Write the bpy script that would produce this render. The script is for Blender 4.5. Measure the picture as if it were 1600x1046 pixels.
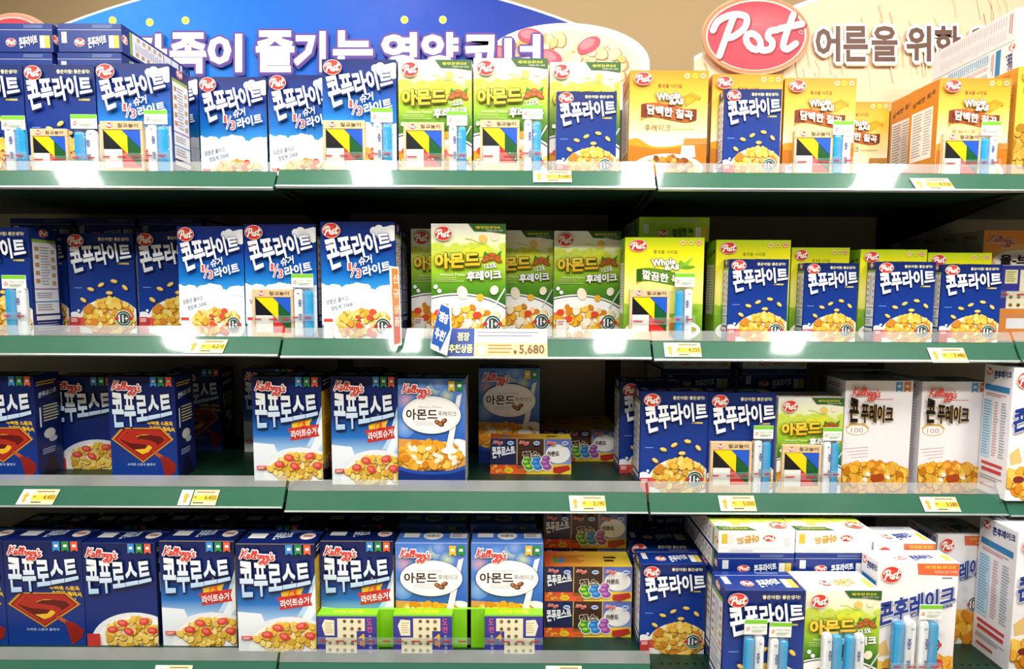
import bpy, math, random
from mathutils import Vector, Matrix
from mathutils.geometry import tessellate_polygon

for o in list(bpy.data.objects):
    bpy.data.objects.remove(o)
SC = bpy.context.scene
COL = SC.collection
R = math.radians

# ------------------------------------------------------------ camera
F, DIST, CAMZ, PITCH, ROLL = 900.0, 1.40, 1.38, R(4.64), R(0.25)
cam = bpy.data.cameras.new('camera')
cam.sensor_width = 36
cam.lens = F / 1600 * 36
cam.clip_start = 0.05
camo = bpy.data.objects.new('camera', cam)
COL.objects.link(camo)
CO = Vector((0, -DIST, CAMZ))
_f = Vector((0, math.cos(PITCH), -math.sin(PITCH)))
_u0 = Vector((0, math.sin(PITCH), math.cos(PITCH)))
_r = Vector((1, 0, 0)) * math.cos(ROLL) + _u0 * math.sin(ROLL)
_u = _u0 * math.cos(ROLL) - Vector((1, 0, 0)) * math.sin(ROLL)
camo.matrix_world = Matrix(((_r.x, _u.x, -_f.x, CO.x), (_r.y, _u.y, -_f.y, CO.y), (_r.z, _u.z, -_f.z, CO.z), (0, 0, 0, 1)))
SC.camera = camo

# ------------------------------------------------------------ world, lamps, exposure
W = bpy.data.worlds.new('store_air')
SC.world = W
W.use_nodes = True
W.node_tree.nodes['Background'].inputs[0].default_value = (1.0, 0.96, 0.9, 1)
W.node_tree.nodes['Background'].inputs[1].default_value = 0.065
SC.view_settings.view_transform = 'Standard'
SC.view_settings.look = 'None'
SC.view_settings.gamma = 1
SC.view_settings.exposure = 0.0


def lamp(x, y, z, sx, sy, power, tilt=0, col=(1, 0.97, 0.92)):
    l = bpy.data.lights.new('fluorescent_tube', 'AREA')
    l.shape = 'RECTANGLE'
    l.size, l.size_y, l.energy, l.color = sx, sy, power, col
    o = bpy.data.objects.new('fluorescent_tube', l)
    o.location = (x, y, z)
    o.rotation_euler = (tilt, 0, 0)
    COL.objects.link(o)


for lx in (-2.1, -0.68, 0.62, 1.75):
    lamp(lx, -0.95, 3.0, 0.17, 1.15, 34)
for lx, pw in ((-2.2, 34), (0.0, 46), (2.2, 56)):
    lamp(lx, -2.05, 3.0, 1.2, 0.16, pw)
lamp(0.0, 0.75, 3.05, 3.6, 0.25, 26)


# ------------------------------------------------------------ projection from the photograph to the place
def at(px, py, Y):
    d = _f + _r * ((px - 800) / F) + _u * ((523 - py) / F)
    return CO + d * ((Y - CO.y) / d.y)


def proj(p):
    v = p - CO
    z = v.dot(_f)
    return 800 + F * v.dot(_r) / z, 523 - F * v.dot(_u) / z


# ------------------------------------------------------------ materials
def lin(h):
    h = h.lstrip('#')
    c = [int(h[i:i + 2], 16) / 255 for i in (0, 2, 4)]
    return tuple(((x + 0.055) / 1.055) ** 2.4 if x > 0.04045 else x / 12.92 for x in c) + (1.0,)


def mat(name, col='#808080', rough=0.5, metal=0.0, spec=0.5, noise=0.0, scale=40, bump=0.0, attr=False, coat=0.0, stretch=None):
    m = bpy.data.materials.new(name)
    m.use_nodes = True
    nt = m.node_tree
    b = nt.nodes['Principled BSDF']
    b.inputs['Roughness'].default_value = rough
    b.inputs['Metallic'].default_value = metal
    b.inputs['Specular IOR Level'].default_value = spec
    b.inputs['Coat Weight'].default_value = coat
    b.inputs['Coat Roughness'].default_value = 0.08
    b.inputs['Base Color'].default_value = lin(col)
    tc = nt.nodes.new('ShaderNodeTexCoord')
    nz = nt.nodes.new('ShaderNodeTexNoise')
    nz.inputs['Scale'].default_value = scale
    nz.inputs['Detail'].default_value = 4
    src = tc.outputs['Object']
    if stretch:
        mp = nt.nodes.new('ShaderNodeMapping')
        mp.inputs['Scale'].default_value = stretch
        nt.links.new(src, mp.inputs[0])
        src = mp.outputs[0]
    nt.links.new(src, nz.inputs['Vector'])
    if attr:
        a = nt.nodes.new('ShaderNodeAttribute')
        a.attribute_name = 'Col'
        csrc = a.outputs['Color']
        nt.links.new(csrc, b.inputs['Base Color'])
    if noise:
        mx = nt.nodes.new('ShaderNodeMix')
        mx.data_type = 'RGBA'
        mx.blend_type = 'MULTIPLY'
        rp = nt.nodes.new('ShaderNodeValToRGB')
        k = 1 - noise
        rp.color_ramp.elements[0].position = 0.3
        rp.color_ramp.elements[0].color = (k, k, k, 1)
        rp.color_ramp.elements[1].position = 0.7
        nt.links.new(nz.outputs['Fac'], rp.inputs[0])
        mx.inputs['Factor'].default_value = 1
        if attr:
            nt.links.new(csrc, mx.inputs['A'])
        else:
            mx.inputs['A'].default_value = lin(col)
        nt.links.new(rp.outputs[0], mx.inputs['B'])
        nt.links.new(mx.outputs['Result'], b.inputs['Base Color'])
    mr = nt.nodes.new('ShaderNodeMapRange')
    mr.inputs['To Min'].default_value = max(0.02, rough - 0.06)
    mr.inputs['To Max'].default_value = rough + 0.08
    nt.links.new(nz.outputs['Fac'], mr.inputs['Value'])
    nt.links.new(mr.outputs[0], b.inputs['Roughness'])
    if bump:
        bp = nt.nodes.new('ShaderNodeBump')
        bp.inputs['Strength'].default_value = bump
        bp.inputs['Distance'].default_value = 0.002
        nt.links.new(nz.outputs['Fac'], bp.inputs['Height'])
        nt.links.new(bp.outputs[0], b.inputs['Normal'])
    return m


def clear(name, tint='#ffffff', haze=0.1, rough=0.08, bump=0.0, scale=30):
    """thin clear plastic: lets light through, reflects by Fresnel, with a little white scratch haze"""
    m = bpy.data.materials.new(name)
    m.use_nodes = True
    nt = m.node_tree
    nt.nodes.remove(nt.nodes['Principled BSDF'])
    out = nt.nodes['Material Output']
    tr = nt.nodes.new('ShaderNodeBsdfTransparent')
    tr.inputs[0].default_value = lin(tint)
    df = nt.nodes.new('ShaderNodeBsdfDiffuse')
    gl = nt.nodes.new('ShaderNodeBsdfGlossy')
    gl.inputs['Roughness'].default_value = rough
    lw = nt.nodes.new('ShaderNodeLayerWeight')
    pw = nt.nodes.new('ShaderNodeMath')
    pw.operation = 'POWER'
    pw.inputs[1].default_value = 4
    nt.links.new(lw.outputs['Facing'], pw.inputs[0])
    fr = nt.nodes.new('ShaderNodeMapRange')
    fr.inputs['To Min'].default_value = 0.045
    nt.links.new(pw.outputs[0], fr.inputs['Value'])
    m1 = nt.nodes.new('ShaderNodeMixShader')
    m2 = nt.nodes.new('ShaderNodeMixShader')
    nz = nt.nodes.new('ShaderNodeTexNoise')
    nz.inputs['Scale'].default_value = scale
    tc = nt.nodes.new('ShaderNodeTexCoord')
    nt.links.new(tc.outputs['Object'], nz.inputs['Vector'])
    mr = nt.nodes.new('ShaderNodeMapRange')
    mr.inputs['To Min'].default_value = haze * 0.5
    mr.inputs['To Max'].default_value = haze * 1.5
    nt.links.new(nz.outputs['Fac'], mr.inputs['Value'])
    nt.links.new(mr.outputs[0], m1.inputs[0])
    nt.links.new(tr.outputs[0], m1.inputs[1])
    nt.links.new(df.outputs[0], m1.inputs[2])
    nt.links.new(fr.outputs[0], m2.inputs[0])
    nt.links.new(m1.outputs[0], m2.inputs[1])
    nt.links.new(gl.outputs[0], m2.inputs[2])
    if bump:
        bp = nt.nodes.new('ShaderNodeBump')
        bp.inputs['Strength'].default_value = bump
        bp.inputs['Distance'].default_value = 0.003
        nt.links.new(nz.outputs['Fac'], bp.inputs['Height'])
        nt.links.new(bp.outputs[0], gl.inputs['Normal'])
        nt.links.new(bp.outputs[0], lw.inputs['Normal'])
    nt.links.new(m2.outputs[0], out.inputs[0])
    return m


M_CARD = mat('printed_card', rough=0.34, spec=0.4, attr=True, scale=25)
M_SIGN = mat('printed_board', rough=0.45, spec=0.3, attr=True, scale=15)
M_TAG = mat('printed_paper', rough=0.5, spec=0.3, attr=True)
M_WOOD = mat('puzzle_wood', '#e6c698', 0.5, noise=0.18, scale=6, stretch=(30, 30, 4))
M_RAIL = mat('green_rail_plastic', '#07684a', 0.3, spec=0.25, noise=0.08, scale=8, stretch=(1, 20, 20))
M_DECK = mat('dark_green_steel', '#0b3022', 0.4, spec=0.5, noise=0.15, scale=12)
M_EDGE = mat('silver_edge', '#b9c0bc', 0.3, metal=0.6)
M_STEEL = mat('black_brown_steel', '#1c1813', 0.5, noise=0.15, scale=20)
M_PANEL = mat('grey_back_panel', '#b0a38b', 0.6, noise=0.08, scale=10)
M_WALL = mat('tan_wall_paint', '#b79d73', 0.85, noise=0.05, scale=3, bump=0.1)
M_FLOOR = mat('beige_floor_tile', '#b8ad98', 0.25, noise=0.1, scale=3)
M_CEIL = mat('white_ceiling_board', '#d9d5cb', 0.9, noise=0.05, scale=8)
M_CLEAR = clear('clear_riser_plastic', '#f4f7f6', 0.16, 0.10, 0.06, 9)
M_COVER = clear('clear_rail_cover', '#f8fbfa', 0.02, 0.07, 0.05, 7)
M_FILM = clear('clear_wrap_film', '#ffffff', 0.09, 0.06, 0.9, 90)
M_STICK_B = mat('blue_wrapper', '#2aa5df', 0.25, noise=0.12, scale=40, bump=0.3)
M_STICK_W = mat('white_wrapper', '#e9eef0', 0.25, noise=0.06, scale=40, bump=0.3)


# ------------------------------------------------------------ mesh building with printed colours
class MB:
    def __init__(s):
        s.v, s.f, s.c = [], [], []

    def face(s, pts, col):
        n = len(s.v)
        s.v.extend(tuple(p) for p in pts)
        s.f.append(tuple(range(n, n + len(pts))))
        if isinstance(col, list):
            s.c.extend(col)
        else:
            s.c.extend([col] * len(pts))

    def box(s, x0, y0, z0, x1, y1, z1, col=(.8, .8, .8, 1), bev=0.0, cols=None):
        """box with chamfered edges; cols: colour by side 'f b l r t d'"""
        b = bev
        X, Y, Z = (x0, x1), (y0, y1), (z0, z1)
        cols = cols or {}
        g = lambda k: cols.get(k, col)
        P = lambda i, j, k, ax: Vector((X[i] + (0 if ax == 0 else (b if i == 0 else -b)), Y[j] + (0 if ax == 1 else (b if j == 0 else -b)), Z[k] + (0 if ax == 2 else (b if k == 0 else -b))))
        s.face([P(0, 0, 0, 1), P(1, 0, 0, 1), P(1, 0, 1, 1), P(0, 0, 1, 1)], g('f'))
        s.face([P(1, 1, 0, 1), P(0, 1, 0, 1), P(0, 1, 1, 1), P(1, 1, 1, 1)], g('b'))
        s.face([P(0, 1, 0, 0), P(0, 0, 0, 0), P(0, 0, 1, 0), P(0, 1, 1, 0)], g('l'))
        s.face([P(1, 0, 0, 0), P(1, 1, 0, 0), P(1, 1, 1, 0), P(1, 0, 1, 0)], g('r'))
        s.face([P(0, 0, 1, 2), P(1, 0, 1, 2), P(1, 1, 1, 2), P(0, 1, 1, 2)], g('t'))
        s.face([P(0, 1, 0, 2), P(1, 1, 0, 2), P(1, 0, 0, 2), P(0, 0, 0, 2)], g('d'))
        if b:
            for i in (0, 1):
                for j in (0, 1):
                    q = [P(i, j, 0, 0), P(i, j, 0, 1), P(i, j, 1, 1), P(i, j, 1, 0)]
                    s.face(q if (i + j) % 2 == 0 else q[::-1], g('f' if j == 0 else 'b'))
                    q = [P(i, 0, j, 0), P(i, 0, j, 2), P(i, 1, j, 2), P(i, 1, j, 0)]
                    s.face(q if (i + j) % 2 == 1 else q[::-1], g('t' if j else 'd'))
                    q = [P(0, i, j, 1), P(0, i, j, 2), P(1, i, j, 2), P(1, i, j, 1)]
                    s.face(q if (i + j) % 2 == 0 else q[::-1], g('f' if i == 0 else 'b'))
                    for k in (0, 1):
                        q = [P(i, j, k, 0), P(i, j, k, 1), P(i, j, k, 2)]
                        s.face(q if (i + j + k) % 2 else q[::-1], g('f' if j == 0 else 'b'))

    def prism(s, pts, y0, y1, col, fn=None):
        """outline pts (x,z), counter-clockwise seen from the front, between y0 (front) and y1"""
        n = len(pts)
        fn = fn or (lambda x, y, z: Vector((x, y, z)))
        tri = tessellate_polygon([[Vector((p[0], p[1], 0)) for p in pts]])
        for t in tri:
            a, b, c = [pts[i] for i in t]
            if (b[0] - a[0]) * (c[1] - a[1]) - (b[1] - a[1]) * (c[0] - a[0]) < 0:
                b, c = c, b
            s.face([fn(a[0], y0, a[1]), fn(b[0], y0, b[1]), fn(c[0], y0, c[1])], col)
            s.face([fn(a[0], y1, a[1]), fn(c[0], y1, c[1]), fn(b[0], y1, b[1])], col)
        for i in range(n):
            a, b = pts[i], pts[(i + 1) % n]
            s.face([fn(a[0], y0, a[1]), fn(a[0], y1, a[1]), fn(b[0], y1, b[1]), fn(b[0], y0, b[1])], col)

    def mesh(s, name, material):
        me = bpy.data.meshes.new(name)
        me.from_pydata(s.v, [], s.f)
        a = me.color_attributes.new('Col', 'FLOAT_COLOR', 'CORNER')
        a.data.foreach_set('color', [x for c in s.c for x in c])
        me.materials.append(material)
        me.update()
        return me


def link(name, data, parent=None, mtx=None):
    o = bpy.data.objects.new(name, data)
    COL.objects.link(o)
    if parent:
        o.parent = parent
    if mtx is not None:
        o.matrix_local = mtx
    return o


def tag(o, label, cat, group=None, kind=None):
    o['label'] = label
    o['category'] = cat
    if group:
        o['group'] = group
    if kind:
        o['kind'] = kind
    return o


def struct(name, data):
    o = link(name, data)
    o['kind'] = 'structure'
    return o


# ------------------------------------------------------------ lettering and print
_tc = {}


def glyphs(body, bold):
    k = (body, bold)
    if k not in _tc:
        cu = bpy.data.curves.new('lettering', 'FONT')
        cu.body, cu.size, cu.offset, cu.resolution_u, cu.fill_mode = body, 1, bold, 2, 'FRONT'
        ob = bpy.data.objects.new('lettering', cu)
        me = bpy.data.meshes.new_from_object(ob)
        vs = [(v.co.x, v.co.y) for v in me.vertices]
        fs = [tuple(p.vertices) for p in me.polygons]
        bpy.data.objects.remove(ob)
        bpy.data.meshes.remove(me)
        bpy.data.curves.remove(cu)
        _tc[k] = (vs, fs)
    return _tc[k]


def smooth(pts, n=4):
    if len(pts) < 3:
        return pts
    P = [pts[0]] + list(pts) + [pts[-1]]
    out = []
    for i in range(1, len(P) - 2):
        for k in range(n):
            t = k / n
            q = []
            for a in (0, 1):
                p0, p1, p2, p3 = P[i - 1][a], P[i][a], P[i + 1][a], P[i + 2][a]
                q.append(0.5 * (2 * p1 + (p2 - p0) * t + (2 * p0 - 5 * p1 + 4 * p2 - p3) * t * t + (3 * p1 - p0 - 3 * p2 + p3) * t ** 3))
            out.append(tuple(q))
    out.append(pts[-1])
    return out


def loop(cx, cy, rx, ry, n=10, sh=0.0):
    return [(cx + rx * math.cos(2 * math.pi * i / n) - sh * ry * math.sin(2 * math.pi * i / n), cy + ry * math.sin(2 * math.pi * i / n)) for i in range(n + 1)]


POST_STROKES = [
    smooth([(.24, .14), (.17, .48), (.10, .86)]),
    smooth([(.02, .36), (.08, .18), (.24, .08), (.38, .14), (.37, .34), (.25, .50), (.16, .52)]),
    loop(.47, .62, .075, .16, 12, -.22),
    smooth([(.73, .42), (.65, .44), (.63, .55), (.68, .65), (.66, .78), (.57, .80)]),
    smooth([(.90, .14), (.83, .50), (.80, .74), (.85, .80), (.94, .70)]),
    [(.75, .40), (1.0, .33)],
]
KEL_STROKES = [
    smooth([(.115, .03), (.08, .35), (.02, .66)]),
    smooth([(.23, .03), (.15, .22), (.08, .36), (.13, .50), (.20, .64)]),
    smooth([(.20, .64), (.25, .52), (.30, .40), (.26, .32), (.22, .44), (.24, .60), (.31, .56), (.38, .34), (.42, .14), (.39, .08), (.36, .28), (.36, .54), (.41, .58), (.46, .36), (.50, .14), (.47, .08), (.44, .28), (.44, .54), (.48, .58)]),
    loop(.555, .46, .035, .12, 10, -.2),
    loop(.655, .46, .035, .12, 10, -.2),
    smooth([(.70, .36), (.68, .62), (.65, .86), (.58, .96), (.56, .86), (.64, .74), (.73, .62)]),
    loop(.785, .46, .035, .12, 10, -.2),
    smooth([(.83, .36), (.81, .62), (.78, .86), (.71, .96), (.69, .86), (.77, .74), (.86, .60)]),
    [(.895, .16), (.88, .26)],
    smooth([(.965, .34), (.91, .38), (.92, .48), (.96, .56), (.92, .66), (.86, .62)]),
]


class Art:
    """flat print on one panel: u,v in 0..1 from its top left corner; every call lies a hair above the last"""
    STEP = 0.00004

    def __init__(s, w, h, clip=True, vmax=1.0):
        s.w, s.h, s.clip, s.n, s.items, s.vmax = w, h, clip, 0, [], vmax

    def _add(s, pts, col, lay):
        n = len(pts)
        cols = col if isinstance(col, list) else [col] * n
        lays = lay if isinstance(lay, list) else [lay] * n
        P = [(p[0], p[1], cols[i] + (lays[i],)) for i, p in enumerate(pts)]
        if s.clip:
            for ax, lim, sg in ((0, 0, 1), (0, 1, -1), (1, 0, 1), (1, s.vmax, -1)):
                if all((p[ax] - lim) * sg >= 0 for p in P):
                    continue
                out = []
                for i in range(len(P)):
                    a, b = P[i - 1], P[i]
                    da, db = (a[ax] - lim) * sg, (b[ax] - lim) * sg
                    if (da >= 0) != (db >= 0):
                        t = da / (da - db)
                        q = [a[0] + (b[0] - a[0]) * t, a[1] + (b[1] - a[1]) * t]
                        q[ax] = lim
                        out.append((q[0], q[1], tuple(x + (y - x) * t for x, y in zip(a[2], b[2]))))
                    if db >= 0:
                        out.append(b)
                P = out
                if len(P) < 3:
                    return
        s.items.append(P)

    def lay(s):
        s.n += 1
        return s.n

    def poly(s, pts, col):
        c = lin(col)
        L = s.lay()
        pts = [(p[0], s.vmax if p[1] == 1 else p[1]) for p in pts]
        for t in tessellate_polygon([[Vector((p[0], p[1], 0)) for p in pts]]):
            s._add([pts[i] for i in t], c, L)

    def rect(s, u0, v0, u1, v1, col, col2=None, side=False):
        a, b = lin(col), lin(col2 or col)
        if v1 == 1:
            v1 = s.vmax
        s._add([(u0, v0), (u1, v0), (u1, v1), (u0, v1)], [a, b, b, a] if side else [a, a, b, b], s.lay())

    def grad(s, stops, u0=0, u1=1):
        L = s.lay()
        for (v0, c0), (v1, c1) in zip(stops, stops[1:]):
            a, b = lin(c0), lin(c1)
            if v1 == 1:
                v1 = s.vmax
            s._add([(u0, v0), (u1, v0), (u1, v1), (u0, v1)], [a, a, b, b], L)

    def ell(s, cu, cv, ru, rv=None, col='#ffffff', n=28, rot=0, lay=None, col2=None):
        if rv is None:
            rv = ru * s.w / s.h
        c = lin(col)
        ca, sa = math.cos(rot), math.sin(rot)
        P = []
        for i in range(n):
            x, y = ru * math.cos(2 * math.pi * i / n) * s.w, rv * math.sin(2 * math.pi * i / n) * s.h
            P.append((cu + (x * ca - y * sa) / s.w, cv + (x * sa + y * ca) / s.h))
        L = lay or s.lay()
        if col2:  # soft blot: centre colour to rim colour
            d = lin(col2)
            for i in range(n):
                s._add([(cu, cv), P[i - 1], P[i]], [c, d, d], L)
        else:
            s._add(P, c, L)

    def stroke(s, pts, wd, col, lay=None):
        """pts in u,v; wd in metres; a mitred ribbon that rises a hair along its way so that it may cross itself"""
        c = lin(col)
        L = lay or s.lay()
        q = []
        for p in pts:
            p = (p[0] * s.w, p[1] * s.h)
            if not q or math.hypot(p[0] - q[-1][0], p[1] - q[-1][1]) > 1e-6:
                q.append(p)
        if len(q) < 2:
            return
        closed = len(q) > 4 and math.hypot(q[0][0] - q[-1][0], q[0][1] - q[-1][1]) < 1e-5
        D = []
        for (x0, y0), (x1, y1) in zip(q, q[1:]):
            l = math.hypot(x1 - x0, y1 - y0)
            D.append(((x1 - x0) / l, (y1 - y0) / l))
        N = []
        for i in range(len(q)):
            if closed and i in (0, len(q) - 1):
                a, b = D[-1], D[0]
            else:
                a, b = D[max(0, i - 1)], D[min(i, len(D) - 1)]
            tx, ty = a[0] + b[0], a[1] + b[1]
            l = math.hypot(tx, ty) or 1
            tx, ty = tx / l, ty / l
            k = min(1.7, 1 / max(.3, tx * b[0] + ty * b[1]))
            N.append((-ty * wd / 2 * k, tx * wd / 2 * k))
        lv = [L + .06 * i for i in range(len(q))]
        uv = lambda x, y: (x / s.w, y / s.h)
        for i in range(len(q) - 1):
            (x0, y0), (x1, y1), (a0, b0), (a1, b1) = q[i], q[i + 1], N[i], N[i + 1]
            s._add([uv(x0 + a0, y0 + b0), uv(x1 + a1, y1 + b1), uv(x1 - a1, y1 - b1), uv(x0 - a0, y0 - b0)], c, [lv[i], lv[i + 1], lv[i + 1], lv[i]])
        if not closed:
            for (x, y), d, l in ((q[0], (-D[0][0], -D[0][1]), lv[0]), (q[-1], D[-1], lv[-1])):
                t = math.atan2(d[1], d[0])
                s._add([uv(x + wd / 2 * math.cos(t + k), y + wd / 2 * math.sin(t + k)) for k in (-1.571, -.785, 0, .785, 1.571)], c, l)
        s.n = max(s.n, math.ceil(lv[-1]))

    def text(s, body, quad, col, bold=0.0, out=None, outb=0.03, shadow=None, sh=(.008, .006), bend=0.0, col2=None):
        """lettering filling quad [TL,TR,BR,BL] (or u0,v0,u1,v1)"""
        if len(quad) == 4 and not isinstance(quad[0], (tuple, list)):
            u0, v0, u1, v1 = quad
            quad = [(u0, v0), (u1, v0), (u1, v1), (u0, v1)]
        bv, _ = glyphs(body, min(bold, .025))
        x0, x1 = min(p[0] for p in bv), max(p[0] for p in bv)
        y0, y1 = min(p[1] for p in bv), max(p[1] for p in bv)

        def warp(p, du=0, dv=0):
            a, b = (p[0] - x0) / (x1 - x0), (y1 - p[1]) / (y1 - y0)
            T = [quad[0][i] + (quad[1][i] - quad[0][i]) * a for i in (0, 1)]
            B = [quad[3][i] + (quad[2][i] - quad[3][i]) * a for i in (0, 1)]
            k = bend * 4 * a * (1 - a)
            return (T[0] + (B[0] - T[0]) * b + du, T[1] + (B[1] - T[1]) * b + dv + k)
        b0 = min(bold, .025)
        ex = max(0.0, bold - b0)
        vs, fs = glyphs(body, b0)
        ca0, cb0 = lin(col), lin(col2 or col)
        for (rad, cc, d) in ([(ex + outb, shadow, sh)] if shadow else []) + ([(ex + outb, out, (0, 0))] if out else []) + [(ex, col, (0, 0))]:
            n = 0 if rad < .003 else (8 if rad > .025 else 4)
            moves = [(rad * math.cos(2 * math.pi * (k + .5) / n), rad * math.sin(2 * math.pi * (k + .5) / n)) for k in range(n)] + [(0, 0)]
            plain_ = cc != col or not col2
            ca = lin(cc)
            s.n = math.ceil(s.n + .01)
            for mx, my in moves:
                s.n += .2
                for f in fs:
                    pts = [(vs[i][0] + mx, vs[i][1] + my) for i in f]
                    w = [warp(p, *d) for p in pts]
                    if plain_:
                        s._add(w, ca, s.n)
                    else:
                        s._add(w, [tuple(a + (b - a) * min(1, max(0, (y1 - p[1]) / (y1 - y0))) for a, b in zip(ca0, cb0)) for p in pts], s.n)

    def lines(s, u0, v0, u1, v1, n, col, th=0.35, seed=1, rag=0.3):
        rnd = random.Random(seed)
        L = s.lay()
        c = lin(col)
        st = (v1 - v0) / n
        for i in range(n):
            e = u1 - rag * (u1 - u0) * rnd.random()
            s._add([(u0, v0 + i * st), (e, v0 + i * st), (e, v0 + (i + th) * st), (u0, v0 + (i + th) * st)], c, L)

    def post(s, cu, cv, ru, simple=False, up=True):
        rv = ru * s.w / s.h * 0.78
        sg = 1 if up else -1
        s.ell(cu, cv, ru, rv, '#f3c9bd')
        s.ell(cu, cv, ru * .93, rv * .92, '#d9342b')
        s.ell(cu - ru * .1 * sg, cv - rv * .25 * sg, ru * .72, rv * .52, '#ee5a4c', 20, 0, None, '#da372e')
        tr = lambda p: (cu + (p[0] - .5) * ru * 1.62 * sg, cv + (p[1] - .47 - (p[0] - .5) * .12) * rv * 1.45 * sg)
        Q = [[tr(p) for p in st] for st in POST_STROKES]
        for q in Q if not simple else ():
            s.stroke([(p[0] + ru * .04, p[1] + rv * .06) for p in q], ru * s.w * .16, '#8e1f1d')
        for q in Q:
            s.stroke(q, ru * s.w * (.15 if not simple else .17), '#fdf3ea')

    def kelloggs(s, u0, v0, wd, col='#d8392f', halo='#ffffff', tilt=0.02):
        hh = wd * s.w / s.h * .44
        tr = lambda p: (u0 + p[0] * wd, v0 + p[1] * hh + p[0] * tilt)
        if halo:
            for st in KEL_STROKES:
                s.stroke([tr(p) for p in st], wd * s.w * .095, halo)
        for st in KEL_STROKES:
            s.stroke([tr(p) for p in st], wd * s.w * .038, col)

    def flakes(s, cu, cv, ru, rv, n, seed, cols, size=0.05, box=None):
        """heap of flakes inside an ellipse"""
        rnd = random.Random(seed)
        for i in range(n):
            a, q = rnd.random() * 2 * math.pi, math.sqrt(rnd.random())
            x, y = cu + ru * q * math.cos(a), cv + rv * q * math.sin(a)
            if box and not (box[0] <= x <= box[2] and box[1] <= y <= box[3]):
                continue
            r = size * (.7 + .6 * rnd.random())
            rot = rnd.random() * 3.14
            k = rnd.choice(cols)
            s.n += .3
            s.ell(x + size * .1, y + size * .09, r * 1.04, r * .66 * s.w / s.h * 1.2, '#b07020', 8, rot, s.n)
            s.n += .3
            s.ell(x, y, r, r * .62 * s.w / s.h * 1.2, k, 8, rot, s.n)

    def ribbon(s, u, v, w, h, col):
        s.poly([(u, v), (u + w, v), (u + w, v + h), (u + w / 2, v + h * .82), (u, v + h)], col)
        s.rect(u + w * .25, v + h * .3, u + w * .75, v + h * .55, '#eef4f4')

    def emit(s, mb, fn):
        for P in s.items:
            mb.face([fn(p[0], p[1], p[2][4] * s.STEP) for p in P], [p[2][:4] for p in P])


# ------------------------------------------------------------ carton kinds
BW, BH, BD = 0.187, 0.285, 0.085
GOLD = ['#f2b631', '#e89f1f', '#f7c957', '#d9861a', '#f0ac3a']
PALE = ['#f3d56b', '#f7e08a', '#e9c14a', '#f2cd5c', '#e0b23c']


def eleven(a, u, v, r):
    a.ell(u, v, r, None, '#f2f2ee')
    a.ell(u, v, r * .92, None, '#2d5a45')
    a.ell(u, v, r * .72, None, '#f2f2ee')
    for sg in (-1, 1):
        a.ell(u + sg * r * .85, v, r * .25, None, '#c23a36', 12)
    hv = r * a.w / a.h
    a.ell(u, v, r * .66, hv * .66, '#3c4a44')
    a.text('11', (u - r * .58, v - hv * .42, u - r * .02, v + hv * .42), '#ffffff', .05)
    a.text('+', (u + r * .14, v - hv * .24, u + r * .56, v + hv * .24), '#ffffff', .02)


def cloud(a, u, v, r, col='#f4f8fc', seed=1, n=9):
    rnd = random.Random(seed)
    for i in range(n):
        t = i / (n - 1) - .5
        a.ell(u + t * r * 2.2, v + rnd.uniform(-.2, .25) * r * .6, r * (.55 - abs(t) * .35 + rnd.random() * .15), None, col, 16)


def f_lion(a, t, l):
    a.grad([(0, '#0e2363'), (.45, '#123488'), (1, '#153f9c')])
    a.text('좋은아침! 좋은생각!', (.47, .045, .94, .085), '#f3e9b0', .02)
    a.lines(.76, .325, .93, .345, 1, '#d8c25a', .9)
    a.lines(.07, .60, .2, .615, 1, '#6f92d6', .6)
    # heaped bowl of flakes with a splash of milk along the foot of the box
    a.ell(.06, .92, .09, .05, '#f4f6f8', 16)
    a.ell(.12, .86, .022, None, '#f4f6f8', 12)
    a.ell(.60, 1.02, .50, .30, '#f6f4ec', 40)
    a.ell(.20, .985, .13, .055, '#e0584c', 16)
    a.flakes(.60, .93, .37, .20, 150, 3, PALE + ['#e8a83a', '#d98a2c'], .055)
    for u, v, r in ((.34, .62, .3), (.50, .57, -.5), (.70, .53, .2), (.86, .60, .8), (.62, .66, 0), (.22, .74, .6)):
        a.ell(u, v, .055, .022, '#e0a83a', 10, r)
        a.ell(u, v - .004, .045, .014, '#f5d878', 10, r)
    a.rect(0, .93, .14, 1, '#c43a3a')
    a.lines(.02, .945, .12, .99, 3, '#f4e4dc', .5, 4)
    eleven(a, .82, .945, .125)
    t.text('콘푸라이트', [(.03, .15), (.965, .115), (.985, .285), (.10, .45)], '#f2f6fb', .038, '#0d1f66', .022, '#0a1750', (.006, .008), -.012)
    l.post(.155, .085, .125)


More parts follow.
